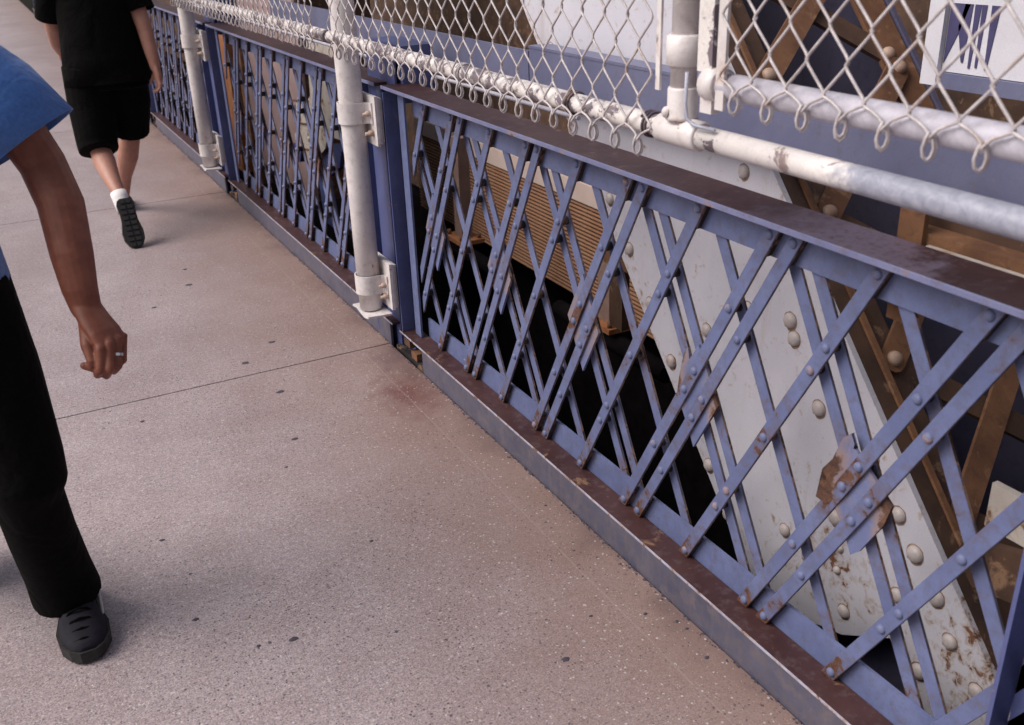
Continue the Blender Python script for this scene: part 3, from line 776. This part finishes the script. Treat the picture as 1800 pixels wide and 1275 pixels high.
# ------------------------------------------------------------------ chain-link fence
XM = -.170; XR = -.140
def chain_link(name, label, ya, yb, z0, pitch, ztop, seg_hi=3.2):
    t = thing(name, label, 'fence', (XM, ya, z0), 'chain-link fence panels')
    r = .0024; hp = pitch/4; vh = .050
    nrow = int((ztop-z0)/vh)
    def wire_mesh(sg):
        """one weaving wire; sg = side of its bottom knuckle; neighbours mirror it and hook round it at every bend"""
        bm = bmesh.new(); base = .020
        kn = [(.0005, .0050, .0115), (.0025, .0062, .0035), (.0035, .0015, -.0035), (.0025, -.0040, -.0015), (.0, -.0058, .006), (-.003, -.0030, .015), (-.0035, .0015, .023)]
        pts = [V((x*sg, sg*(hp+y), z)) for x, y, z in (kn if sg > 0 else kn[:6])][::-1] if False else []
        side = sg
        # hook end first, then loop, then up the first strand
        lr = .0088 if sg > 0 else .0074
        for la, z in ((-.1, .034), (-.62, .025), (-1, .012), (-.72, .001), (0, -.0045), (.72, .001), (1, .012), (.62, .0235)):
            pts.append(V((-.82*side*la*lr + .0012*sg, side*hp + .57*side*la*lr, z + (0 if sg > 0 else .002))))
        z, sd = base + .014, side
        first = True
        for k in range(nrow):
            z1 = .0535 + vh*k
            ya_, yb_ = sd*hp, -sd*hp
            for f in ((.30, .60, .86) if first else (.16, .5, .84)):
                dx = -.0032*sg*(1 if f > .7 else (-1 if f < .2 else 0))*(1 if k % 2 else -1)
                pts.append(V((dx, ya_+(yb_-ya_)*f, z+(z1-z)*f)))
            pts.append(V((0, yb_*1.10, z1)))
            z, sd, first = z1, -sd, False
        tube(bm, pts, r, 6, (1, .1, .05))
        me = bpy.data.meshes.new('wire'); bm.to_mesh(me); bm.free(); me.materials.append(WIRE); return me
    mm = [wire_mesh(1), wire_mesh(-1)]
    n = int((yb-ya)/(pitch/2))
    for i in range(n):
        o = link_data('wire', mm[i % 2], t); o.location = (random.uniform(-.0012, .0012), (i+.5)*pitch/2, random.uniform(-.002, .002))
        o.rotation_euler = (random.uniform(-.012, .012), random.uniform(-.004, .004), 0)
    return t
chain_link('chain_link_fence', 'white chain-link fence panel hanging above the middle of the railing cap', 1.535, 3.48, 1.186, .0815, 2.0)
chain_link('chain_link_fence', 'nearest white chain-link fence panel, hanging from the upper right pipe', -.9, 1.345, 1.304, .0800, 2.0)
chain_link('chain_link_fence', 'chain-link fence panel beyond the large white pipe, above the second railing bay', 3.62, 6.44, 1.186, .0815, 1.9)

def pipe_obj(name, ya, yb, x, z, r, m, label, extra=None):
    t = thing(name, label, 'pipe', (x, ya, z))
    bm = bmesh.new(); n = max(2, int((yb-ya)/.3)); tube(bm, [(0, (yb-ya)*i/n, 0) for i in range(n+1)], r, 24, (1, 0, 0)); link_mesh('pipe', bm, m, t)
    return t
pl1 = pipe_obj('fence_rail', 1.36, 3.53, XR, 1.240, .0210, WHITE_CHIP, 'flaking white fence rail behind the chain-link knuckles')
pl1b = pipe_obj('fence_rail', -.9, 1.3599, XR, 1.240, .0212, WHITE, 'lower bare fence rail running to the right edge above the cap')
pipe_obj('fence_rail', 3.56, 12.3, XR, 1.240, .0210, WHITE_CHIP, 'fence rail beyond the large white pipe')
# weathered galvanised stretch of the near rail
pl1b.children[0].data.materials.clear()
def two_tone():
    m = painted('white_to_galvanised_pipe', (.62, .57, .57), (.74, .68, .67), .72, .38, dirt=(.45, .40, .42), scale=10, chip=(.60, (.24, .18, .18)))
    n = m.node_tree.nodes; l = m.node_tree.links; b = n['Principled BSDF']
    src = b.inputs['Base Color'].links[0].from_socket
    p = world_pos(n); sep = n.new('ShaderNodeSeparateXYZ'); l.new(p, sep.inputs[0])
    e = mth(n, l, 'ADD', sep.outputs[1], mth(n, l, 'MULTIPLY', mth(n, l, 'SUBTRACT', noise(n, l, 30, 5, .7, p).outputs[0], .5), .22))
    f = ramp_f(n, l, e, 1.10, 1.04)
    gc = mixc(n, l, ramp_f(n, l, noise(n, l, 55, 7, .75, p, .8).outputs[0], .32, .70), (.20, .205, .27), (.36, .36, .43))
    l.new(mixc(n, l, f, src, gc), b.inputs['Base Color'])
    return m
pl1b.children[0].data.materials.append(two_tone())
pipe_obj('fence_rail', -.9, 1.37, XR, 1.337, .0225, GALV_PALE, 'pale galvanised upper rail behind the nearest chain-link panel')
# tee post with sleeve
tp = thing('tee_post', 'short white tee post standing on the flaking rail by a chain-link end', 'post', (XR, 1.478, 1.24))
bm = bmesh.new(); cyl(bm, (0, 0, .018), (0, 0, 1.4), .0245, 24); link_mesh('upright', bm, WHITE, tp)
bm = bmesh.new(); tube(bm, [(0, -.062, 0), (0, -.058, 0), (0, .058, 0), (0, .062, 0)], [.024, .0275, .0275, .024], 24, (1, 0, 0)); link_mesh('tee_sleeve', bm, WHITE, tp)
bm = bmesh.new(); tube(bm, [(0, 0, .024), (0, 0, .03), (0, 0, .078), (0, 0, .082)], [.031, .0285, .0285, .0265], 24, (1, 0, 0)); link_mesh('tee_socket', bm, WHITE, tp)
bm = bmesh.new(); tube(bm, [(0, 0, .118), (0, 0, .122), (0, 0, .17), (0, 0, .174)], [.027, .033, .033, .027], 24, (1, 0, 0)); link_mesh('collar', bm, WHITE, tp)
bm = bmesh.new(); dome(bm, (-.026, .012, .037), (-1, .45, .15), .011, .010, 10); link_mesh('set_bolt', bm, WHITE, tp)
tb = thing('tension_bar', 'white flat tension bar ending the nearest chain-link panel', 'bar', (XM+.008, 1.35, 1.30), 'flat tension bars at chain-link ends')
boxobj('flat', (0, -.012, 0), (.006, .010, .9), WHITE, tb, .001)
tb2 = thing('tension_bar', 'white flat tension bar just left of the tee post', 'bar', (XM+.008, 1.528, 1.312), tb['group'])
boxobj('flat', (0, -.006, 0), (.005, .007, .9), WHITE, tb2, .001)
cu = thing('rail_end_cup', 'chunky white rail end cup between tee post and tension bar', 'fitting', (XR, 1.385, 1.337))
bm = bmesh.new(); tube(bm, [(0, -.02, 0), (0, .018, 0), (0, .026, 0)], [.029, .029, .012], 18, (1, 0, 0)); link_mesh('cup', bm, WHITE, cu)
boxobj('strap', (-.012, .0, .02), (.012, .04, .17), WHITE_CHIP, cu, .006)
boxobj('stem', (-.012, -.004, -.05), (.006, .028, -.015), WHITE, cu, .004)
bm = bmesh.new(); tube(bm, [V(p) for p in ((-.028, 1.432, 1.355), (-.029, 1.432, 1.30), (-.028, 1.428, 1.275), (-.025, 1.41, 1.2655), (-.018, 1.36, 1.263))], .0035, 6)
for v in bm.verts: v.co.x += XR+.0
tag(link_mesh('bent_wire', bm, GALV), 'bent grey wire hook beside the tee post', 'wire')
# tie wires wound round the rail
def tie(y, label):
    bm = bmesh.new(); pts = []
    for i in range(46):
        a = i/45*math.pi*2*2.4
        pts.append(V((math.cos(a)*.0238, (i/45-.5)*.024, math.sin(a)*.0238)))
    tube(bm, pts, .0026, 6, (0, 1, 0))
    o = link_mesh('tie_wire', bm, SHADE_GRIME_EDGE if y < 2 else WIRE); o.location = (XR, y, 1.24)
    tag(o, label, 'wire', 'tie wires round the rail')
tie(1.57, 'dark tie wire wound round the rail next to the tee post')
tie(1.86, 'pale tie wire wound round the flaking rail, middle one')
tie(2.42, 'pale tie wire wound round the flaking rail, farther one')

# ------------------------------------------------------------------ people
def body_mesh(name, parts, m, parent, voxel, smooth_it=3):
    bm = bmesh.new()
    for pts, rad, u in parts:
        P, R = rounded(pts, rad)
        tube(bm, P, R, 18, u)
    o = link_mesh(name, bm, m, parent)
    r = o.modifiers.new('remesh', 'REMESH'); r.mode = 'VOXEL'; r.voxel_size = voxel; r.use_smooth_shade = True
    s = o.modifiers.new('smooth', 'SMOOTH'); s.iterations = smooth_it; s.factor = .5
    return o
X1 = (1, 0, 0)
def ray_shift(p, dy): return (p[0]+.047*dy, p[1]+dy, p[2]-.38*dy)

# person A: facing the camera, blue t-shirt, black trousers, left fist swinging
pa = thing('person', 'person at left edge in blue t-shirt and black trousers, tan fist swinging', 'person', (-1.50, 2.25, 0))
la = V((-1.50, 2.25, 0))
def A_(p): return V(p) - la
def path(l): return [A_(p) for p in l]
parts = []
parts.append((path([(-1.50, 2.33, .95), (-1.50, 2.33, 1.10), (-1.50, 2.33, 1.28), (-1.50, 2.34, 1.42), (-1.50, 2.34, 1.47)]), [(.165, .115), (.150, .105), (.170, .118), (.175, .10), (.09, .07)], X1))
parts.append((path([(-1.50, 2.35, 1.46), (-1.50, 2.335, 1.56)]), [.058, .056], X1))                        # neck
parts.append((path([(-1.50, 2.300, 1.575), (-1.50, 2.300, 1.62), (-1.50, 2.315, 1.68), (-1.50, 2.325, 1.72)]), [(.050, .062), (.068, .088), (.076, .098), (.070, .088)], X1))   # head
parts.append((path([(-1.50, 2.225, 1.66), (-1.50, 2.205, 1.635), (-1.50, 2.215, 1.625)]), [.010, .014, .012], X1))   # nose
for s in (-1, 1): parts.append((path([(-1.50+s*.076, 2.32, 1.665), (-1.50+s*.080, 2.33, 1.64)]), [(.010, .020), (.008, .014)], X1))
# left arm (image right)
arm = [(-1.325, 2.335, 1.405), (-1.245, 2.335, 1.30), (-1.192, 2.315, 1.165), (-1.176, 2.27, 1.085), (-1.179, 2.22, .985), (-1.180, 2.195, .915), (-1.177, 2.19, .872)]
parts.append((path(arm), [.062, .054, .049, .0485, .044, .037, (.034, .028)], (1, -.45, .1)))
# right arm
parts.append((path([(-1.665, 2.335, 1.405), (-1.72, 2.36, 1.28), (-1.76, 2.40, 1.12), (-1.76, 2.44, .98), (-1.75, 2.46, .87)]), [.062, .054, .046, .040, .030], X1))
parts.append((path([(-1.75, 2.46, .86), (-1.75, 2.46, .80), (-1.75, 2.45, .74)]), [(.020, .036), (.020, .042), (.016, .034)], X1))
for i, (dy, ln) in enumerate(((-.033, .07), (-.011, .078), (.011, .073), (.031, .056))):
    y = 2.455 + dy
    parts.append((path([(-1.75, y, .75), (-1.752, y-.004, .75-ln*.5), (-1.742, y-.006, .75-ln*.85), (-1.732, y-.004, .75-ln)]), [.0095, .009, .008, .007], X1))
parts.append((path([(-1.745, 2.425, .83), (-1.737, 2.395, .79), (-1.734, 2.388, .755)]), [.012, .0105, .009], X1))
# fist
mcp = [(-1.171, 2.105, .805), (-1.1505, 2.113, .811), (-1.132, 2.130, .811), (-1.117, 2.153, .806)]
pip = [(-1.181, 2.092, .764), (-1.1625, 2.090, .762), (-1.144, 2.106, .760), (-1.130, 2.130, .761)]
dip = [(-1.187, 2.118, .744), (-1.170, 2.114, .740), (-1.152, 2.130, .740), (-1.139, 2.150, .744)]
tip = [(-1.185, 2.137, .757), (-1.169, 2.136, .754), (-1.153, 2.151, .755), (-1.141, 2.168, .759)]
parts.append((path([(-1.177, 2.19, .878), (-1.166, 2.165, .850), (-1.153, 2.142, .826), (-1.147, 2.130, .808)]), [(.033, .026), (.038, .023), (.041, .020), (.040, .015)], V((.055, .05, .0))))
for a, b, c, d, r in zip(mcp, pip, dip, tip, (.0098, .0102, .0098, .0086)):
    parts.append((path([tuple(V(a)+(V((-1.168, 2.175, .855))-V(a))*.35), a, tuple((V(a)+V(b))/2), b]), [r*.9, r*1.12, r*.95, r*1.02], X1))
    parts.append((path([b, c, d]), [r*1.0, r*.92, r*.8], X1))
parts.append((path([(-1.186, 2.165, .848), (-1.194, 2.128, .810), (-1.192, 2.108, .782), (-1.196, 2.112, .764), (-1.209, 2.116, .772)]), [.015, .0135, .0108, .0102, .0085], X1))   # thumb
# legs inside the trousers
parts.append((path([(-1.41, 2.33, .93), (-1.39, 2.29, .70), (-1.376, 2.245, .49), (-1.372, 2.30, .25), (-1.366, 2.36, .08)]), [.085, .072, .052, .048, .038], X1))
parts.append((path([(-1.59, 2.33, .93), (-1.60, 2.36, .70), (-1.61, 2.40, .49), (-1.615, 2.56, .28), (-1.615, 2.70, .15)]), [.085, .072, .052, .048, .038], X1))
body_mesh('body', parts, SKIN_TAN, pa, .0027, 2)
bm = bmesh.new()
rc = (V(mcp[2])*.42+V(pip[2])*.58); rd = (V(pip[2])-V(mcp[2])).normalized()
R0 = ring(bm, rc-rd*.003-la, rd, .0118, 18); R1 = ring(bm, rc+rd*.003-la, rd, .0118, 18); R2 = ring(bm, rc+rd*.003-la, rd, .0095, 18); R3 = ring(bm, rc-rd*.003-la, rd, .0095, 18)
for a, b in ((R0, R1), (R1, R2), (R2, R3), (R3, R0)):
    for i in range(18): bm.faces.new((a[i], a[(i+1) % 18], b[(i+1) % 18], b[i]))
link_mesh('finger_ring', bm, SILVER, pa)
# t-shirt with a wide sleeve
bm = bmesh.new()
tube(bm, path([(-1.50, 2.33, .93), (-1.50, 2.33, 1.05), (-1.50, 2.33, 1.28), (-1.50, 2.34, 1.40), (-1.50, 2.345, 1.455), (-1.50, 2.345, 1.475)]), [(.195, .145), (.185, .138), (.190, .136), (.188, .118), (.13, .09), (.075, .068)], 28, X1, cap=False)
shirt = link_mesh('t_shirt', bm, CLOTH_BLUE, pa)
for s in (1, -1):
    bm = bmesh.new()
    if s > 0: pp_ = [(-1.40, 2.335, 1.41), (-1.325, 2.335, 1.39), (-1.25, 2.325, 1.31), (-1.200, 2.30, 1.222)]; rr = [.085, .090, .096, (.108, .094)]
    else: pp_ = [(-1.60, 2.335, 1.41), (-1.67, 2.335, 1.395), (-1.715, 2.35, 1.31), (-1.75, 2.375, 1.22)]; rr = [.085, .086, .088, .092]
    tube(bm, path(pp_), rr, 22, (1, -.2, .3), cap=False)
    o = link_mesh('sleeve', bm, CLOTH_BLUE, pa); so = o.modifiers.new('hem', 'SOLIDIFY'); so.thickness = .004
so = shirt.modifiers.new('hem', 'SOLIDIFY'); so.thickness = .004
# trousers
def trousers(parent, m, legs, waist, voxel=.008):
    bm = bmesh.new()
    P, R = waist
    tube(bm, P, R, 24, X1)
    for P, R in legs: tube(bm, P, R, 20, X1)
    o = link_mesh('trousers', bm, m, parent)
    r = o.modifiers.new('remesh', 'REMESH'); r.mode = 'VOXEL'; r.voxel_size = voxel; r.use_smooth_shade = True
    s = o.modifiers.new('smooth', 'SMOOTH'); s.iterations = 5; s.factor = .5
    return o
trousers(pa, CLOTH_BLACK, [
    (path([(-1.425, 2.33, .93), (-1.395, 2.29, .72), (-1.378, 2.245, .53), (-1.380, 2.235, .475), (-1.385, 2.245, .44), (-1.380, 2.29, .30), (-1.370, 2.335, .16), (-1.364, 2.35, .075)]),
     [.120, .106, .091, .089, .077, .078, .080, .086]),
    (path([(-1.585, 2.34, .93), (-1.605, 2.37, .70), (-1.62, 2.41, .48), (-1.62, 2.56, .28), (-1.62, 2.72, .12)]), [.120, .106, .092, .085, .092])],
    (path([(-1.50, 2.335, .86), (-1.50, 2.335, 1.02)]), [(.185, .130), (.172, .122)]))
def shoe(parent, ankle, toe, m_up, m_sole, wid=.046, sole_t=.03, trim=None, upv=(0, 0, 1), name='shoe'):
    """shoe lofted from heel to toe; ankle/toe are the sole's rear and front points, upv the direction away from the sole"""
    a, t = V(ankle), V(toe); d = (t-a).normalized(); upn = (V(upv) - d*d.dot(V(upv))).normalized(); sd = d.cross(upn); L = (t-a).length
    st = [(0, .72, .55), (.06, .86, .95), (.20, .84, 1.05), (.34, .80, .98), (.50, .88, .72), (.68, 1.05, .58), (.84, 1.0, .46), (.95, .72, .34), (1.0, .35, .22)]
    bm = bmesh.new(); rows = []
    for f, wv, h in st:
        c = a + d*(L*f) + upn*sole_t*.7; rr = []
        for i in range(14):
            an = math.pi*2*i/14
            cx, cz = math.cos(an), math.sin(an)
            rr.append(bm.verts.new(c + sd*(wid*wv*math.copysign(abs(cx)**.8, cx)) + upn*(.085*h*(max(cz, 0)**.8) - (.004 if cz < 0 else 0))))
        rows.append(rr)
    for p, q in zip(rows, rows[1:]):
        for i in range(14): f = bm.faces.new((p[i], p[(i+1) % 14], q[(i+1) % 14], q[i])); f.smooth = True
    bm.faces.new(rows[0]); bm.faces.new(rows[-1][::-1])
    sh = link_mesh(name, bm, m_up, parent)
    bm = bmesh.new(); out = []
    st2 = [(-.02, .55), (.02, .82), (.10, .95), (.30, .84), (.45, .86), (.68, 1.12), (.84, 1.06), (.96, .74), (1.02, .34)]
    lft = [(f, w) for f, w in st2]; rgt = [(f, -w) for f, w in reversed(st2)]
    loop = lft + rgt
    lo = [bm.verts.new(a + d*(L*f) + sd*(wid*w) ) for f, w in loop]; hi = [bm.verts.new(a + d*(L*f) + sd*(wid*w*1.03) + upn*sole_t) for f, w in loop]
    bm.faces.new(lo); bm.faces.new(hi[::-1]); n = len(loop)
    for i in range(n): bm.faces.new((lo[i], hi[i], hi[(i+1) % n], lo[(i+1) % n]))
    bevel(bm, .003, 1)
    so = link_mesh('sole', bm, m_sole, sh)
    # lugs of the tread
    bm = bmesh.new()
    for k in range(9):
        f = .05 + k*.112
        wv = .62 if k in (0, 8) else .8
        for s in (-1, 1):
            c = a + d*(L*f) + sd*(wid*.46*s*wv)
            e1, e2 = d*(L*.036), sd*(wid*.36*wv)
            q = [bm.verts.new(c + x + y - upn*h) for h in (-.002, .007) for x, y in ((-e1, -e2), (e1, -e2), (e1, e2), (-e1, e2))]
            for fc in ((0,1,2,3), (7,6,5,4), (0,4,5,1), (1,5,6,2), (2,6,7,3), (3,7,4,0)): bm.faces.new([q[i] for i in fc])
    tag(link_mesh('tread', bm, m_sole, sh), kind='stuff')
    if trim:
        pass
    return sh
shl = shoe(pa, A_((-1.352, 2.45, .008)), A_((-1.345, 2.145, .008)), SHOE, SOLE, .054)
for k in range(5):
    y = 2.285 - .028*k; zt_ = .098 - .010*k
    bm = bmesh.new(); tube(bm, path([(-1.383, y, zt_-.028), (-1.368, y-.004, zt_-.004), (-1.347, y-.006, zt_+.002), (-1.328, y-.004, zt_-.004), (-1.312, y, zt_-.028)]), .0035, 6); link_mesh('lace', bm, CLOTH_BLACK, shl)
shoe(pa, A_((-1.62, 2.80, .13)), A_((-1.62, 2.60, .012)), SHOE, SHOE_PALE, .048)
bm = bmesh.new(); tube(bm, path([(-1.318, 2.44, .030), (-1.302, 2.41, .040), (-1.296, 2.36, .046), (-1.295, 2.30, .040), (-1.297, 2.25, .026)]), [(.003, .005), (.006, .013), (.006, .015), (.005, .010), (.003, .004)], 10, X1)
link_mesh('heel_trim', bm, SHOE_PALE, shl)
# hair and face details
bm = bmesh.new(); P, R = rounded(path([(-1.50, 2.335, 1.665), (-1.50, 2.332, 1.70), (-1.50, 2.335, 1.735)]), [(.080, .098), (.083, .100), (.072, .084)]); tube(bm, P, R, 24, X1)
link_mesh('hair', bm, HAIR, pa)
for s in (-1, 1):
    bm = bmesh.new(); bmesh.ops.create_icosphere(bm, subdivisions=2, radius=.011, matrix=Matrix.Translation(A_((-1.50+s*.031, 2.224, 1.662)))); link_mesh('eye', bm, EYE, pa, True)
bm = bmesh.new(); tube(bm, path([(-1.522, 2.222, 1.598), (-1.50, 2.213, 1.60), (-1.478, 2.222, 1.598)]), [.004, .007, .004], 8); link_mesh('mouth', bm, LIP, pa)

# person B: walking away, black clothes, left heel lifted
lb = V((-.65, 6.05, 0))
pb = thing('person', 'person walking away in black shorts and dark sneakers, left heel lifted', 'person', lb)
def B_(p): return V(p) - lb
def pathb(l): return [B_(p) for p in l]
parts = []
parts.append((pathb([(-.635, 6.12, .93), (-.635, 6.13, 1.08), (-.635, 6.15, 1.28), (-.635, 6.15, 1.42), (-.635, 6.15, 1.47)]), [(.170, .12), (.145, .105), (.170, .12), (.170, .10), (.09, .07)], X1))
parts.append((pathb([(-.635, 6.16, 1.46), (-.635, 6.18, 1.56)]), [.055, .053], X1))
parts.append((pathb([(-.635, 6.20, 1.56), (-.635, 6.20, 1.62), (-.635, 6.19, 1.68), (-.635, 6.185, 1.71)]), [(.052, .062), (.068, .088), (.076, .097), (.070, .086)], X1))
parts.append((pathb([(-.635, 6.275, 1.655), (-.635, 6.30, 1.63)]), [.010, .013], X1))
for s in (-1, 1): parts.append((pathb([(-.635+s*.076, 6.19, 1.655), (-.635+s*.080, 6.18, 1.63)]), [(.010, .020), (.008, .014)], X1))
# left leg trailing: knee, calf, ankle
parts.append((pathb([(-.735, 6.12, .90), (-.745, 6.13, .68), (-.762, 6.09, .48), (-.757, 5.99, .41), (-.748, 5.87, .335), (-.735, 5.77, .275)]), [.090, .078, .056, .062, .046, .034], X1))
parts.append((pathb([(-.733, 5.76, .25), (-.725, 5.67, .12), (-.72, 5.63, .05)]), [.034, .036, .030], X1))
# right leg ahead, planted
parts.append((pathb([(-.555, 6.14, .90), (-.55, 6.22, .68), (-.565, 6.28, .47), (-.592, 6.33, .36), (-.625, 6.42, .22), (-.648, 6.46, .09)]), [.090, .078, .057, .062, .044, .034], X1))
parts.append((pathb([(-.648, 6.46, .06), (-.645, 6.58, .04), (-.642, 6.66, .03)]), [.034, .032, .024], X1))
# right arm with loose hand, left arm forward
parts.append((pathb([(-.465, 6.14, 1.40), (-.43, 6.12, 1.28), (-.405, 6.06, 1.12), (-.395, 6.02, .98), (-.390, 6.00, .895)]), [.060, .052, .044, .038, .029], X1))
parts.append((pathb([(-.390, 6.00, .89), (-.385, 5.99, .85), (-.387, 5.985, .80)]), [(.020, .034), (.022, .040), (.018, .034)], X1))
for dy, ln in ((.030, .072), (.010, .078), (-.011, .072), (-.030, .056)):
    y = 5.985+dy
    parts.append((pathb([(-.385, y, .81), (-.392, y, .785), (-.410, y, .768), (-.424, y, .772-ln*.05)]), [.0095, .009, .0085, .0075], X1))
parts.append((pathb([(-.395, 6.02, .86), (-.412, 6.035, .83), (-.425, 6.03, .805)]), [.012, .0105, .009], X1))
parts.append((pathb([(-.805, 6.15, 1.40), (-.84, 6.19, 1.27), (-.855, 6.26, 1.13), (-.845, 6.38, 1.03), (-.83, 6.46, .98)]), [.060, .052, .044, .038, .029], X1))
parts.append((pathb([(-.83, 6.465, .975), (-.825, 6.52, .95), (-.82, 6.55, .93)]), [(.020, .034), (.021, .040), (.018, .034)], X1))
for dz, ln in ((.030, .07), (.010, .078), (-.011, .072), (-.030, .056)):
    parts.append((pathb([(-.82, 6.545, .94+dz), (-.815, 6.58, .925+dz), (-.80, 6.595, .91+dz), (-.787, 6.585, .905+dz)]), [.0095, .009, .0085, .0075], X1))
parts.append((pathb([(-.82, 6.50, .985), (-.805, 6.54, .985), (-.795, 6.565, .97)]), [.012, .0105, .009], X1))
body_mesh('body', parts, SKIN_FAIR, pb, .006, 3)
sh = trousers(pb, CLOTH_BLACK, [
    (pathb([(-.735, 6.12, .92), (-.752, 6.12, .70), (-.768, 6.07, .50), (-.768, 6.045, .462)]), [.135, .128, .112, .110]),
    (pathb([(-.555, 6.14, .92), (-.548, 6.19, .70), (-.560, 6.235, .54), (-.562, 6.245, .515)]), [.135, .128, .112, .110])],
    (pathb([(-.640, 6.13, .80), (-.635, 6.12, 1.0)]), [(.225, .150), (.205, .140)]))
sh.name = 'shorts'
bm = bmesh.new(); tube(bm, pathb([(-.635, 6.11, .82), (-.635, 6.12, .95), (-.635, 6.13, 1.12), (-.635, 6.15, 1.30), (-.635, 6.15, 1.42), (-.635, 6.155, 1.475)]), [(.240, .165), (.225, .155), (.205, .145), (.198, .14), (.175, .115), (.07, .066)], 28, X1, cap=False)
o = link_mesh('t_shirt', bm, CLOTH_BLACK, pb); o.modifiers.new('hem', 'SOLIDIFY').thickness = .005
for s, pth in ((1, [(-.53, 6.145, 1.415), (-.46, 6.14, 1.39), (-.425, 6.115, 1.28), (-.405, 6.09, 1.19)]), (-1, [(-.74, 6.15, 1.415), (-.81, 6.15, 1.39), (-.845, 6.19, 1.27), (-.855, 6.23, 1.18)])):
    bm = bmesh.new(); tube(bm, pathb(pth), [.08, .082, .080, .084], 20, (1, .1, .3), cap=False); o = link_mesh('sleeve', bm, CLOTH_BLACK, pb); o.modifiers.new('hem', 'SOLIDIFY').thickness = .005
bm = bmesh.new(); P, R = rounded(pathb([(-.635, 6.175, 1.62), (-.635, 6.18, 1.68), (-.635, 6.185, 1.725)]), [(.078, .088), (.084, .100), (.072, .086)]); tube(bm, P, R, 24, X1); link_mesh('hair', bm, HAIR, pb)
for s in (-1, 1):
    bm = bmesh.new(); bmesh.ops.create_icosphere(bm, subdivisions=2, radius=.011, matrix=Matrix.Translation(B_((-.635+s*.031, 6.280, 1.66)))); link_mesh('eye', bm, EYE, pb, True)
bm = bmesh.new(); tube(bm, pathb([(-.655, 6.278, 1.60), (-.635, 6.288, 1.60), (-.615, 6.278, 1.60)]), [.004, .007, .004], 8); link_mesh('mouth', bm, LIP, pb)
for pts, rad in (([(-.737, 5.782, .273), (-.733, 5.758, .245), (-.730, 5.735, .215), (-.727, 5.71, .18)], [.0445, .045, .044, .042]),):
    bm = bmesh.new(); tube(bm, pathb(pts), rad, 18, X1); link_mesh('sock', bm, SOCK, pb)
shoe(pb, B_((-.722, 5.690, .255)), B_((-.715, 5.575, .012)), SHOE, SOLE, .050, upv=(0, 1, .3))
shoe(pb, B_((-.650, 6.41, .008)), B_((-.640, 6.69, .008)), SHOE, SOLE, .048)

# ------------------------------------------------------------------ chewing gum and litter on the slabs
gum = [(-.59, 4.806, .017), (-.794, 4.572, .012), (-.429, 3.867, .014), (-.581, 3.713, .016), (-.529, 3.376, .016), (-1.03, 3.4, .008), (-.591, 2.984, .011), (-.575, 2.276, .007), (-.67, 2.811, .006),
       (-1.089, 2.179, .009), (-1.101, 2.591, .008), (-.974, 1.996, .006), (-.086, 1.621, .006), (-.035, 1.557, .006), (-.03, 1.523, .005), (-.052, 1.417, .006), (-.344, 1.578, .011), (-.209, 1.682, .005), (-.056, 2.181, .005), (-.559, 5.059, .012), (-.891, 1.978, .010)]
GUML = {0: 'black gum spot below the lifted sneaker, the nearer of two there', 1: 'pale edged gum spot to the right of the swinging forearm', 2: 'black gum spot just above the slab joint, the right one of two there',
        3: 'black gum spot just above the slab joint, the left one of two there', 4: 'oval gum spot just below the slab joint', 19: 'gum spot farthest up the walkway, below the lifted sneaker', 20: 'large dark gum spot near the bottom edge of the walkway',
        6: 'gum spot in the middle of the near slab', 16: 'dark gum spot between the near slab centre and the kerb'}
for i, (x, y, r) in enumerate(gum):
    bm = bmesh.new(); n = 12; rr = random.Random(i)
    lo, hi = [], []
    for k in range(n):
        a = 2*math.pi*k/n; q = r*.82*rr.uniform(.72, 1.25)
        lo.append(bm.verts.new((math.cos(a)*q*1.25, math.sin(a)*q, 0))); hi.append(bm.verts.new((math.cos(a)*q*1.0, math.sin(a)*q*.8, .0012)))
    bm.faces.new(hi)
    for k in range(n): bm.faces.new((lo[k], lo[(k+1) % n], hi[(k+1) % n], hi[k]))
    o = link_mesh('gum_spot', bm, GUM, None, True); o.location = (x, y, .0004)
    tag(o, GUML.get(i, 'tiny black speck of trodden gum on the concrete walkway'), 'gum', 'chewing gum spots on the walkway')
# thin line of dirt in the angle between kerb and walkway
bm = bmesh.new()
rr = random.Random(3)
for k in range(900):
    y = rr.uniform(.3, 9); x = -.003 - abs(rr.gauss(0, .006)); s = rr.uniform(.001, .0036)
    bmesh.ops.create_icosphere(bm, subdivisions=1, radius=s, matrix=Matrix.Translation((x, y, s*.2)) @ Matrix.Diagonal((1, 1.6, .5, 1)))
tag(link_mesh('kerb_grit', bm, GUM), 'dark grit gathered along the foot of the blue kerb plate', 'grit', kind='stuff')
